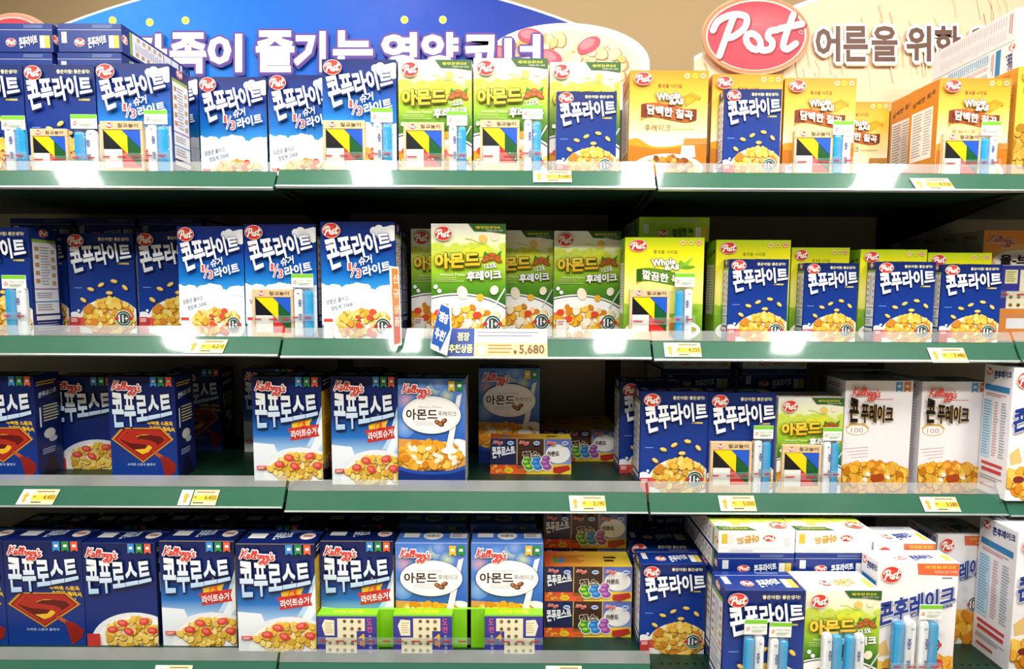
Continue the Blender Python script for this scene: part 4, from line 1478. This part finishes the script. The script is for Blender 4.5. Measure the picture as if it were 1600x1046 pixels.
for xl, xr, l1, l2 in ((1037, 1140, 'dark blue box lying flat behind the blue pair of the third shelf, left stack', 'pale box lying flat on the left dark blue one under the second shelf'),
                       (1160, 1259, 'dark blue box lying flat behind the green almond box of the third shelf', 'pale box lying flat on the right dark blue one under the second shelf')):
    x, w, z, zt = lie_px('lion', xl, xr, 577, 612, .252, 3, 2, l1, length=.235, group=G)
    lying('almond', x, .252, zt + .0006, w, .235, .05, l2, False, G)
    place_carton('lion', Matrix.Translation((x + .004, .275, ZS[3, 2])), 'blue cereal box standing hidden under the ' + ('left' if xl < 1100 else 'right') + ' flat boxes of the third shelf', 'boxes hidden under the flat stacks', (w - .008, z - ZS[3, 2] - .0005, .12))

# --- bottom shelf, left and middle bay
F4 = -.03
stand('emblem', 4, 0, -118, 2, 845, F4, 'dark blue box showing only a sliver at the left edge of the bottom shelf')
stand('emblem', 4, 0, 3.5, 126, 846, F4, 'dark blue box with a red shield emblem on the bottom shelf')
stand('frost', 4, 0, 127.5, 241, 849, F4, 'dark blue frosted flake box with a bowl right of the bottom shelf emblem box')
stand('kthird', 4, 0, 248, 365, 846, F4, 'light sugar frosted flake box first from left of three on the bottom shelf')
stand('kthird', 4, 0, 367.5, 491, 850.5, F4 - .02, 'light sugar frosted flake box in the middle of three on the bottom shelf')
stand('kthird', 4, 1, 499.5, 614, 846, F4 + .01, 'light sugar frosted flake box with a green peg game before it on the bottom shelf')
stand('kalmond', 4, 1, 617.5, 730, 849, F4 + .01, 'almond flake box with a white oval, left one of two on the bottom shelf')
stand('kalmond', 4, 1, 736, 849, 849, F4 + .01, 'almond flake box with a white oval, right one of two on the bottom shelf')
for kind, bay, xl, xr, yt, lb in (('emblem', 0, 20, 120, 821, 'second-row emblem box behind the emblem box of the bottom shelf'), ('frost', 0, 128, 234, 821, 'second-row dark blue box behind the frosted flake box of the bottom shelf'),
                                  ('kthird', 0, 246, 350, 820, 'second-row box behind the first light sugar box of the bottom shelf'), ('kthird', 0, 366, 470, 821, 'second-row box behind the middle light sugar box of the bottom shelf'),
                                  ('kthird', 1, 500, 601, 820, 'second-row box behind the third light sugar box of the bottom shelf'), ('kalmond', 1, 622, 728, 820, 'second-row almond box behind the left white-oval box of the bottom shelf'),
                                  ('kalmond', 1, 735, 838, 820, 'second-row almond box behind the right white-oval box of the bottom shelf')):
    stand(kind, 4, bay, xl, xr, yt, .085, lb)
ymp = depth_of(4, 1, 915, 996)
V = 'variety packs'
q, w, h = solve(4, 1, 851, 987, 940, ymp)
place_carton('mini', Matrix.Translation(q), 'lower variety pack of the front pile on the bottom shelf', V, (w, h, .085), 'variety_pack', 'cereal pack')
q2 = q + Vector((0, 0, h + .0006))
h2 = at(915, 886, ymp).z - q2.z
place_carton('mini', Matrix.Translation(q2), 'upper variety pack of the front pile on the bottom shelf', V, (w, h2, .085), 'variety_pack', 'cereal pack')
q3 = q + Vector((.002, .095, 0))
for i, lb in enumerate(('lowest variety pack of the rear pile on the bottom shelf', 'middle variety pack of the rear pile on the bottom shelf', 'topmost variety pack of the rear pile, just under the third shelf')):
    place_carton('mini', Matrix.Translation(q3 + Vector((0, 0, i * (h + .0006)))), lb, V, (w, h, .09), 'variety_pack', 'cereal pack')

# --- bottom shelf, right bay
yj = depth_of(4, 2, 1050, 1022)
stand('lion', 4, 2, 1002.5, 1104, 882, yj, 'blue cereal box standing on the bare green deck beside the variety packs')
stand('lion', 4, 2, 984, 1078, 847, yj + .12, 'blue cereal box behind the one on the bare green deck of the bottom shelf')
stand('lion', 4, 2, 1133, 1258.5, 923, -.20, 'blue cereal box with two stick packets at the front of the bottom shelf', d=.085)
stand('almond', 4, 2, 1260, 1377.5, 922.5, -.195, 'green almond flake box with two stick packets at the front of the bottom shelf', d=.085)
stand('pcorn', 4, 2, 1373, 1499, 879, -.164, 'front white corn flake box with a pair of sticks on the bottom shelf', 0, d=.061)
stand('pcorn', 4, 2, 1366, 1462, 848, -.098, 'white corn flake box directly behind the front white one on the bottom shelf', d=.09)
y5 = depth_of(4, 2, 1500, 1006)
stand('pcorn', 4, 2, 1466, 1551, 836, y5, 'white corn flake box farther back at right on the bottom shelf', d=.11)
stand('pcorn', 4, 3, 1592, 1720, 832, -.10, 'white box at the right edge of the bottom shelf showing its fact panel side', 0, d=.11)
G = 'flat stacked boxes on the bottom shelf'
for xl, xr, l1, l2, l3 in ((1122, 1240, 'blue box lying flat under a white one, left stack of the bottom shelf', 'white almond box lying face up on the left stack of the bottom shelf', 'blue cereal box standing hidden under the left flat stack of the bottom shelf'),
                           (1243, 1360, 'blue box lying flat under a white one, right stack of the bottom shelf', 'white almond box lying face up on the right stack of the bottom shelf', 'blue cereal box standing hidden under the right flat stack of the bottom shelf')):
    YS = -.10
    x, w, z, zt = lie_px('lion', xl, xr, 865, 901, YS, 4, 2, l1, length=.29, group=G)
    tp = at((xl + xr) / 2, 830, YS).z
    lying('almond', x, YS, zt + .0006, w, .29, tp - zt, l2, True, G)
    place_carton('lion', Matrix.Translation((x + .004, YS + .03, ZS[4, 2])), l3, 'boxes hidden under the flat stacks', (w - .008, z - ZS[4, 2] - .0005, .14))
x, w, z, zt = lie_px('lion', 1010, 1074, 800, 822, .24, 4, 2, 'dark blue box lying flat far back just under the third shelf', length=.24, group=G)
place_carton('lion', Matrix.Translation((x + .004, .25, ZS[4, 2])), 'blue cereal box standing hidden under the far flat box of the bottom shelf', 'boxes hidden under the flat stacks', (w - .008, z - ZS[4, 2] - .0005, .14))

# ------------------------------------------------------------ gifts taped to the boxes


def tangram(xl, xr, yt, row, bay, Y, label):
    """wooden frame puzzle: its back touches the box front at depth Y"""
    T = .012
    A, B = at(xl, yt, Y - T), at(xr, yt, Y - T)
    w = B.x - A.x
    h = A.z - ZS[row, bay]
    hd = .20 * w
    inn = .065 * w
    sq = w - 2 * inn
    if hd + sq + inn * .6 > h:
        hd = max(.10 * w, h - sq - inn * .6)
    z1 = h - hd
    z0 = z1 - sq
    root = link('tangram_puzzle', None)
    root.location = (A.x, Y - T, ZS[row, bay])
    tag(root, label, 'puzzle', 'wooden tangram puzzles')
    mb = MB()
    c = (.8, .8, .8, 1)
    mb.box(0, .006, 0, w, T - .001, h, c, .001)
    mb.box(0, 0, z1, w, .006, h, c, .001)
    mb.box(0, 0, 0, inn, .006, z1, c, .0006)
    mb.box(w - inn, 0, 0, w, .006, z1, c, .0006)
    if z0 > .002:
        mb.box(inn, 0, 0, w - inn, .006, z0, c, .0006)
    link('puzzle_frame', mb.mesh('puzzle_frame', M_WOOD), root)
    g = .004
    for nm, col, pts in (('black', '#16161c', [(0, 0), (.5, .5), (0, .5)]), ('white', '#eeeae2', [(0, .5), (.5, .5), (.5, 1), (0, 1)]), ('yellow', '#f4d50e', [(0, 0), (.5, 0), (.65, .15), (.65, .65)]),
                         ('blue', '#2158c8', [(.5, 0), (1, 0), (1, .5)]), ('green', '#175a2c', [(.65, .15), (1, .5), (1, 1), (.65, .65)]), ('red', '#d82f28', [(.5, .5), (1, 1), (.5, 1)])):
        cx, cy = sum(p[0] for p in pts) / len(pts), sum(p[1] for p in pts) / len(pts)
        q = [(inn + (cx + (u - cx) * .965) * sq, z1 - (cy + (v - cy) * .965) * sq) for u, v in pts][::-1]
        m = MB()
        m.prism(q, .001, .0058, lin(col))
        o = link('puzzle_piece', m.mesh('puzzle_piece', M_CARD), root)
        o['label'] = f'{nm} puzzle piece'
    a = Art(w, hd)
    a.post(.22, .5, .085, True)
    a.text('칠교놀이', (.42, .26, .90, .72), '#4a3018', .005)
    m = MB()
    a.emit(m, lambda u, v, o: Vector((u * w, -.0002 - o, h - v * hd)))
    link('frame_print', m.mesh('frame_print', M_CARD), root)
    tapeband(root, -.012 * w, 1.02 * w, h * .38, -.0016, T)


def tapeband(root, x0, x1, z, y, depth):
    """clear packing tape with broken red print"""
    mb = MB()
    mb.box(x0, y, z - .009, x1, y + .0006, z + .009, (.9, .9, .9, 1))
    t = link('clear_tape', mb.mesh('clear_tape', M_FILM), root)
    a = Art(x1 - x0, .018)
    n = max(2, int((x1 - x0) / .035))
    for i in range(n):
        u = (i + .2) / n
        a.lines(u, .42, u + .55 / n, .60, 1, '#c8342c', .9, i, .2)
    m = MB()
    a.emit(m, lambda u, v, o: Vector((x0 + u * (x1 - x0), y - .0003 - o, z + .009 - v * .018)))
    link('tape_print', m.mesh('tape_print', M_CARD), t)


def stick(x0, x1, z0, z1, y0, y1, material, name, root):
    mb = MB()
    c = (.8, .8, .8, 1)
    n = 12
    cx, cy, rx, ry = (x0 + x1) / 2, (y0 + y1) / 2, (x1 - x0) / 2, (y1 - y0) / 2
    rings = []
    for zz, k in ((z0, .80), (z0 + .004, 1), (z1 - .008, 1), (z1 - .002, .86), (z1, .55)):
        rings.append([])
        for i in range(n):
            t = 2 * math.pi * (i + .5) / n
            ct, st = math.cos(t), math.sin(t)
            rings[-1].append(Vector((cx + rx * k * math.copysign(abs(ct) ** .55, ct), cy + ry * k * math.copysign(abs(st) ** .55, st), zz)))
    for A, B in zip(rings, rings[1:]):
        for i in range(n):
            j = (i + 1) % n
            mb.face([A[i], A[j], B[j], B[i]], c)
    mb.face(rings[0][::-1], c)
    mb.face(rings[-1], c)
    return link(name, mb.mesh(name, material), root)


def packet(xl, xr, yh, ys, row, bay, Y, label, blue_left=True, header=True, tilt=0, T=.020):
    """pair of wrapped sticks in a clear pouch with a card header, back against the box at depth Y"""
    A, B = at(xl, ys, Y - T), at(xr, ys, Y - T)
    w = B.x - A.x
    zs = ZS[row, bay]
    h = A.z - zs
    hh = at(xl, yh, Y - T).z - zs if header else h + .012
    root = link('stick_packet', None)
    root.location = (A.x, Y - T, zs)
    root.rotation_euler = (0, R(tilt), 0)
    tag(root, label, 'gift packet', 'clear packets with two wrapped sticks')
    s = [(M_STICK_B, 'blue_stick'), (M_STICK_W, 'white_stick')]
    if not blue_left:
        s = s[::-1]
    for i, (m_, nm) in enumerate(s):
        x0, x1 = (.0015 * w / .06 + i * w / 2), (i + 1) * w / 2 - .0005
        o = stick(x0, x1, .001, h - (.004 if (i == 0) == blue_left else .0), .0022, T - .0015, m_, nm, root)
        if nm == 'white_stick':
            a = Art(x1 - x0, h)
            side = .12 if blue_left else .55
            a.text('증', (side, .22, side + .36, .36), '#1c3f9c', .03)
            a.text('정', (side, .50, side + .36, .64), '#1c3f9c', .03)
            a.lines(.4, .08, .7, .11, 1, '#8aa0c0', .6)
            m = MB()
            a.emit(m, lambda u, v, o_: Vector((x0 + u * (x1 - x0), .0019 - o_, (1 - v) * h)))
            link('stick_print', m.mesh('stick_print', M_CARD), o)
    # pouch film: front sheet with pinched sides
    mb = MB()
    c = (.9, .9, .9, 1)
    nx, nz = 6, 10
    rnd = random.Random(int(xl))
    g = [[Vector((-.0015 + (w + .003) * i / nx, (.0005 + .010 * abs(2 * i / nx - 1) ** 3 + rnd.uniform(-.0008, .0004)), (h + .008) * k / nz)) for i in range(nx + 1)] for k in range(nz + 1)]
    for k in range(nz):
        for i in range(nx):
            mb.face([g[k][i], g[k][i + 1], g[k + 1][i + 1], g[k + 1][i]], c)
    link('clear_pouch', mb.mesh('clear_pouch', M_FILM), root)
    if header:
        m = MB()
        ht = .034
        z0 = hh - ht
        m.box(-.003, .0035, z0, w + .003, .0055, hh, lin('#f0f0ec'), .0003)
        a = Art(w + .006, ht)
        a.rect(.0, .02, 1, .28, '#7cc832')
        a.post(.16, .62, .10, True)
        a.text('맛있는 시리얼', (.32, .42, .92, .56), '#8aa878', .0)
        a.lines(.32, .66, .90, .86, 2, '#b8ccb0', .5)
        a.emit(m, lambda u, v, o_: Vector((-.003 + u * (w + .006), .0033 - o_, hh - v * ht)))
        link('header_card', m.mesh('header_card', M_CARD), root)
    tapeband(root, -.006, w + .006, h * .42, -.0008, T)


tangram(46, 104, 201, 1, 0, F1, 'wooden tangram puzzle on the second box from the left edge of the top shelf')
tangram(155, 222, 189, 1, 0, F1 - .002, 'wooden tangram puzzle on the sky-blue box below the flat stacked boxes')
tangram(504, 570, 188, 1, 1, .05, 'wooden tangram puzzle on the front sky-blue box of the top shelf')
tangram(630, 694, 191, 1, 1, .055, 'wooden tangram puzzle on the left green almond box of the top shelf')
tangram(750, 812, 187, 1, 1, .055, 'wooden tangram puzzle on the middle green almond box of the top shelf')
tangram(1242, 1303, 203, 1, 2, .06, 'wooden tangram puzzle on the golden box right of the small blue box')
tangram(1475, 1535, 208, 1, 2, .06, 'wooden tangram puzzle on the rightmost golden grain box')
tangram(393.5, 457.5, 452, 2, 0, .06, 'wooden tangram puzzle on the sky-blue box of the second shelf')
tangram(984.5, 1047, 452, 2, 1, .05, 'wooden tangram puzzle on the lime green grain box of the second shelf')
tangram(1111, 1176, 691, 3, 2, .05, 'wooden tangram puzzle on the blue box of the third shelf')
tangram(1223, 1285, 696, 3, 2, .05, 'wooden tangram puzzle on the green almond box of the third shelf')
packet(2, 35, 180, 195, 1, 0, F1, 'stick packet on the leftmost box of the top shelf, cut by the picture edge', False)
packet(111, 148, 178, 202, 1, 0, F1, 'stick packet beside the puzzle on the second box of the top shelf')
packet(226, 258, 171, 194, 1, 0, F1 - .003, 'stick packet on the sky-blue box below the flat stacked boxes', False)
packet(581, 611, 168, 190, 1, 1, .05, 'stick packet on the front sky-blue box of the top shelf', False)
packet(700, 728, 173, 194, 1, 1, .055, 'stick packet on the left green almond box of the top shelf', False)
packet(818, 846, 163, 186, 1, 1, .055, 'stick packet on the middle green almond box of the top shelf', False)
packet(1305, 1333, 188, 206, 1, 2, .06, 'stick packet on the golden box right of the small blue box')
packet(1537, 1563, 189, 212, 1, 2, .06, 'stick packet on the rightmost golden grain box')
packet(3, 37, 430, 449, 2, 0, .06, 'stick packet on the leftmost box of the second shelf')
packet(456.5, 487, 428, 452, 2, 0, .06, 'stick packet on the sky-blue box of the second shelf', False)
packet(1057, 1084, 427, 452, 2, 1, .05, 'stick packet on the lime green grain box of the second shelf')
packet(1180, 1207, 666, 690, 3, 2, .05, 'stick packet on the blue box of the third shelf', False)
packet(1289, 1314, 669, 692, 3, 2, .05, 'stick packet on the green almond box of the third shelf', False)
packet(1166, 1197, 970, 998, 4, 2, -.20, 'left stick packet on the front blue box of the bottom shelf')
packet(1203, 1233, 974, 1001, 4, 2, -.20, 'right stick packet on the front blue box of the bottom shelf', False, True, 1)
packet(1288, 1320, 980, 994, 4, 2, -.195, 'left stick packet without card on the green almond box of the bottom shelf', False, False)
packet(1324, 1355, 980, 995, 4, 2, -.195, 'right stick packet without card on the green almond box of the bottom shelf', True, False)
packet(1400, 1436, 974, 974, 4, 2, -.164, 'left stick packet without card on the front white corn flake box', True, False)
packet(1440, 1471, 947, 974, 4, 2, -.164, 'right stick packet with a card on the front white corn flake box', False)


def peg_game(xl, xr, yt, row, bay, Y, label, flap, zadd=0.0, green=True, depth=.030):
    """flat game pack: violet printed front, cream peg board behind a stepped window, lime wrap"""
    A, B = at(xl, yt, Y), at(xr, yt, Y)
    w = B.x - A.x
    zs = ZS[row, bay] + zadd
    h = A.z - zs
    root = link('peg_game_pack', None)
    root.location = (A.x, Y, zs)
    tag(root, label, 'board game', 'peg board game packs')
    lime = lin('#86cf12') if green else lin('#2f3f94')
    violet = lin('#3b3a94')
    mb = MB()
    mb.box(0, 0, 0, w, depth, h, lime, .0008, {'f': violet})
    mb.face([Vector((0, -.0001, h - .004)), Vector((w, -.0001, h - .004)), Vector((w, -.0001, h)), Vector((0, -.0001, h))], lime)
    if green:
        a = Art(w, depth)
        a.text('추억의 4목게임', (.25, .3, .75, .75), '#e8f03c', .02)
        a.emit(mb, lambda u, v, o: Vector((u * w, (1 - v) * depth, h + .0001 + o)))
    link('game_carton', mb.mesh('game_carton', M_CARD), root)
    if flap:
        m = MB()
        f0, f1 = (w, w + .045) if flap > 0 else (-.045, 0)
        m.box(f0, depth * .75, 0, f1, depth * .98, h + .002, lin('#7ec414'), .0006)
        link('green_flap', m.mesh('green_flap', M_CARD), root)
    mir = flap < 0
    X = (lambda u: 1 - u) if mir else (lambda u: u)
    step = [(.34, .10), (.80, .10), (.80, .42), (.66, .42), (.66, 1.0), (.14, 1.0), (.14, .60), (.34, .60)]
    pts = [(X(u) * w, (1 - v) * h) for u, v in step]
    if not mir:
        pts = pts[::-1]
    m = MB()
    m.prism(pts, -.0006, .0, lin('#eee6c4'))
    bo = link('peg_board', m.mesh('peg_board', M_CARD), root)
    a = Art(w, h)
    for i in range(5):
        for k in range(5):
            u, v = .21 + i * .125, .16 + k * .19
            if (v < .55 and u < .36) or (v < .5 and u > .76) or (v > .42 and u > .62):
                continue
            a.ell(X(u), v, .032, None, '#b8a878', 14)
            a.ell(X(u) + .004, v + .006, .026, None, '#5c4c34' if (i + k) % 4 else '#8a5a3c', 14)
    m = MB()
    a.emit(m, lambda u, v, o: Vector((u * w, -.0008 - o, (1 - v) * h)))
    link('peg_holes', m.mesh('peg_holes', M_CARD), bo)
    a = Art(w, h)
    if green:
        a.text('4', [(X(.70), .50), (X(.80), .50), (X(.80), .66), (X(.70), .66)] if not mir else (.20, .50, .30, .66), '#f0c02c', .04)
        a.text('목', (.70, .68, .80, .84) if not mir else (.20, .30, .30, .46), '#f0a02c', .04)
        for i, ch in enumerate('도전'):
            u = .83 if not mir else .07
            a.text(ch, (u, .10 + i * .2, u + .09, .26 + i * .2), '#d8588a', .03)
        for i, ch in enumerate('추억의게임'):
            u = .86 if not mir else .10
            a.text(ch, (u, .52 + i * .10, u + .05, .60 + i * .10), '#d8d4ee', .0)
        uu = .12
        a.poly([(X(.08), .28), (X(.13), .12), (X(.29), .14), (X(.29), .54), (X(.13), .54)], '#f0ead0')
        a.lines(min(X(.14), X(.28)), .2, max(X(.14), X(.28)), .5, 5, '#c8b878', .4)
    else:
        a.rect(.10, .10, .30, .42, '#e8e2b4')
        a.lines(.12, .14, .28, .40, 5, '#a8a04c', .5)
    m = MB()
    a.emit(m, lambda u, v, o: Vector((u * w, -.0002 - o, (1 - v) * h)))
    link('game_lettering', m.mesh('game_lettering', M_CARD), root)
    tapeband(root, 0, w + (.045 if flap > 0 else 0), h * .33, -.0022, depth)


peg_game(495, 588.5, 961, 4, 1, F4 - .022, 'lime green peg game pack in front of the third light sugar box', 1)
peg_game(614, 706.5, 961, 4, 1, F4 - .022, 'lime green peg game pack in front of the left white-oval almond box', 1)
peg_game(757, 848.5, 961, 4, 1, F4 - .022, 'lime green peg game pack in front of the right white-oval almond box', -1)
peg_game(1562, 1660, 415, 2, 2, .118, 'blue peg game pack on the flat orange box at the right edge', 0, _t - ZS[2, 2] + .0005, False, .030)

# ------------------------------------------------------------ price tags and signs on the shelf fronts


def on_lip(r, b, px, py, o=.0022):
    """point of the shelf front's sloping face seen at px,py"""
    lo, hi = -.05, .15
    for _ in range(40):
        s = (lo + hi) / 2
        y, z = lip(r, b, s, o)
        x = at(px, py, y).x
        if proj(Vector((x, y, z)))[1] < py:
            lo = s
        else:
            hi = s
    return s, at(px, py, lip(r, b, s, o)[0]).x


def price_tag(r, b, x0, y0, x1, y1, price, label, skew=0.0, split=.32, gap=False):
    s0, xa = on_lip(r, b, x0, (y0 + y1) / 2)
    s0, _ = on_lip(r, b, (x0 + x1) / 2, y0)
    s1, _ = on_lip(r, b, (x0 + x1) / 2, y1)
    _, xb = on_lip(r, b, x1, (y0 + y1) / 2)
    w, h = xb - xa, s1 - s0
    root = link('price_tag', None)
    root.location = (xa,) + lip(r, b, s1, 0)
    tag(root, label, 'price tag', 'price tags on the shelf fronts')
    sk = skew

    def fn(u, v, o):
        y, z = lip(r, b, s0 + v * h, .0021 + o)
        return Vector((xa + u * w + sk * (v - .5) * w, y, z)) - root.location
    mb = MB()
    c = lin('#f6f1e0')
    A = [fn(u, v, .0004) for u, v in ((0, 1), (1, 1), (1, 0), (0, 0))]
    B = [fn(u, v, 0) for u, v in ((0, 1), (1, 1), (1, 0), (0, 0))]
    mb.face(A, c)
    mb.face(B[::-1], c)
    for i in range(4):
        j = (i + 1) % 4
        mb.face([A[j], A[i], B[i], B[j]], c)
    link('tag_card', mb.mesh('tag_card', M_TAG), root)
    a = Art(w, h)
    a.rect(split, 0, 1, 1, '#f6e8b0')
    a.rect(split + .02, .34, 1, .72, '#f3c23c')
    if gap:
        a.rect(split - .02, 0, split + .02, 1, '#1f6a54')
    m_ = split / 2
    a.poly([(m_, .18), (m_ + .10, .46), (m_ + .045, .46), (m_ + .045, .84), (m_ - .045, .84), (m_ - .045, .46), (m_ - .10, .46)], '#f0a030')
    a.lines(split + .08, .10, .92, .22, 1, '#8a7a50', .8)
    a.lines(split + .06, .80, split + .35, .90, 1, '#6a5a3a', .9)
    a.lines(split + .05, .44, split + .12, .52, 1, '#7a5a2a', .9)
    m = MB()
    a.emit(m, lambda u, v, o: fn(u, v, .0006 + o))
    link('tag_print', m.mesh('tag_print', M_TAG), root)
    a = Art(w, h)
    a.text(price, (.66, .37, .97, .68), '#5a4420', .0)
    m = MB()
    a.emit(m, lambda u, v, o: fn(u, v, .0016 + o))
    link('price_lettering', m.mesh('price_lettering', M_TAG), root)


price_tag(1, 1, 833, 267, 893, 285, '5,680', 'pale price tag reading 5,680 on the top shelf front')
price_tag(1, 2, 1427, 279, 1487, 297, '4,700', 'pale price tag at the right of the top shelf front', .1)
price_tag(2, 0, 294, 531, 352, 552, '4,210', 'pale price tag at the left of the second shelf front', -.08)
price_tag(2, 2, 1038, 536, 1095, 558, '4,550', 'pale price tag on the second shelf front below the lime green box with the puzzle')
price_tag(2, 2, 1453, 544, 1509, 567, '3,480', 'pale price tag on the second shelf front below the lime green boxes', .04)
price_tag(3, 0, 31, 765, 88, 789, '4,450', 'leftmost yellow price tag reading 4,450 on the third shelf front', -.10)
price_tag(3, 0, 281, 766, 340, 790, '4,450', 'yellow price tag reading 4,450 right of the other one on the third shelf front', -.05, .33, True)
price_tag(3, 1, 890, 775, 946, 799, '3,190', 'yellow price tag reading 3,190 on the third shelf front', .03)
price_tag(3, 2, 1124, 775, 1180, 799, '5,000', 'yellow price tag reading 5,000 on the third shelf front', .03)
price_tag(3, 2, 1441, 777, 1497, 800, '3,580', 'yellow price tag reading 3,580 on the third shelf front', .06)
price_tag(4, 0, 241, 1040, 299, 1064, '4,450', 'price tag at the left cut by the lower picture edge')
price_tag(4, 1, 853, 1041, 909, 1065, '3,190', 'price tag at the middle cut by the lower picture edge')

# big price sign
s0, xa = on_lip(2, 1, 700, 514)
s1, _ = on_lip(2, 1, 780, 559)
_, xb = on_lip(2, 1, 855, 536)
w, h = xb - xa, s1 - s0
root = link('price_sign', None)
root.location = (xa,) + lip(2, 1, s1, 0)
tag(root, 'wide price sign with a blue corner panel reading 5,680 on the second shelf front', 'price sign')


def sfn(u, v, o):
    y, z = lip(2, 1, s0 + v * h, .0024 + o)
    return Vector((xa + u * w, y, z)) - root.location


mb = MB()
A = [sfn(u, v, .0008) for u, v in ((0, 1), (1, 1), (1, 0), (0, 0))]
B = [sfn(u, v, 0) for u, v in ((0, 1), (1, 1), (1, 0), (0, 0))]
mb.face(A, lin('#f6f4f0'))
mb.face(B[::-1], lin('#f6f4f0'))
for i in range(4):
    mb.face([A[(i + 1) % 4], A[i], B[i], B[(i + 1) % 4]], lin('#f6f4f0'))
link('sign_card', mb.mesh('sign_card', M_TAG), root)
a = Art(w, h)
a.rect(0, 0, .27, 1, '#2c4696', '#3a4a8c')
a.rect(.27, .50, 1, 1, '#f3bd86')
a.lines(.30, .10, .96, .34, 2, '#8a8a92', .45, 3)
a.poly([(.345, .56), (.40, .74), (.375, .74), (.375, .90), (.315, .90), (.315, .74), (.29, .74)], '#f4f4fa')
a.lines(.41, .56, .66, .92, 3, '#a8703c', .4, 4)
m = MB()
a.emit(m, lambda u, v, o: sfn(u, v, .001 + o))
link('sign_print', m.mesh('sign_print', M_TAG), root)
a = Art(w, h)
a.text('점장', (.10, .14, .22, .44), '#f4f3a0', .03)
a.text('추천상품', (.02, .56, .255, .86), '#f4f3a0', .03)
a.text('₩', (.665, .74, .695, .88), '#6a4a2c', .02)
a.text('5,680', (.72, .56, .97, .92), '#6a4a2c', .015)
m = MB()
a.emit(m, lambda u, v, o: sfn(u, v, .0022 + o))
link('sign_lettering', m.mesh('sign_lettering', M_TAG), root)


def standing_sign(name, outline, art_fn, Y, yaw, pivot_px, label, back):
    """card that projects from the shelf front, turned by yaw about its upright edge"""
    P = [at(x, y, Y) for x, y in outline]
    piv = at(pivot_px[0], pivot_px[1], Y)
    ca, sa = math.cos(yaw), math.sin(yaw)

    def hit(px, py):
        # where the sight line meets the turned card's plane
        d = at(px, py, Y) - CO
        n = Vector((-sa, ca, 0))
        t = (piv - CO).dot(n) / d.dot(n)
        q = CO + d * t
        return ((q - piv).dot(Vector((ca, sa, 0))), q.z - piv.z)
    pts = [hit(*p) for p in outline]
    area = sum(pts[i - 1][0] * pts[i][1] - pts[i][0] * pts[i - 1][1] for i in range(len(pts)))
    if area < 0:
        pts = pts[::-1]
    root = link(name, None)
    root.location = piv
    root.rotation_euler = (0, 0, yaw)
    tag(root, label, 'shelf sign')
    mb = MB()
    mb.prism(pts, 0, .002, lin(back))
    link('sign_card', mb.mesh('sign_card', M_TAG), root)
    art_fn(root, hit)


def strip_art(root, hit):
    a = Art(1, 1, False)
    H = lambda *q: [hit(x, y) for x, y in q]
    a.poly(H((611.5, 419), (622, 420.5), (626, 536), (616, 539)), '#c9803c')
    a.poly(H((611.8, 452), (623, 452), (624, 490), (614, 491)), '#cf8a58')
    a.poly(H((614, 491), (624, 490), (626, 536), (616, 539)), '#c8746a')
    for ch, y in (('신', 429), ('규', 452), ('상', 477), ('품', 496)):
        x = 612.5 + (y - 420) * .033
        q = H((x + 1, y), (x + 9, y), (x + 9.5, y + 14), (x + 1.5, y + 14))
        a.text(ch, q, '#f6ddc8', .02)
    m = MB()
    a.emit(m, lambda u, v, o: Vector((u, -.0002 - o, v)))
    link('sign_print', m.mesh('sign_print', M_TAG), root)


standing_sign('upright_sign', [(608.5, 415.5), (623, 418), (628, 539), (614.5, 544)], strip_art, -.052, R(38), (614, 480), 'narrow orange and pink upright sign with a white edge on the second shelf front', '#f3ece4')


def flag_art(root, hit):
    a = Art(1, 1, False)
    H = lambda *q: [hit(x, y) for x, y in q]
    a.poly(H((689.5, 475.5), (702, 482), (703.5, 515), (687, 550), (685.5, 542), (674, 537), (680, 505)), '#2c5cb4')
    for ch, q in (('점', ((687.5, 486), (695, 489), (692, 504), (685, 500))), ('장', ((695.5, 490), (701.5, 493), (699, 508), (692.5, 505))), ('추', ((681.5, 511), (688, 514), (685, 531), (679, 527))), ('천', ((689, 515), (697.5, 520), (692, 534), (685.5, 531)))):
        a.text(ch, H(*q), '#ffffff', .05)
    m = MB()
    a.emit(m, lambda u, v, o: Vector((u, -.0002 - o, v)))
    link('sign_print', m.mesh('sign_print', M_TAG), root)


standing_sign('flag_sign', [(688.5, 472.5), (701, 479), (702.5, 474), (705, 482), (705, 515), (698, 556), (686, 551), (673, 545), (672.5, 539)], flag_art, -.056, R(-18), (690, 520), 'blue arrow-shaped flag with white Korean lettering left of the wide price sign', '#eef0f2')
for e in LOG:
    print('BOX', *e)
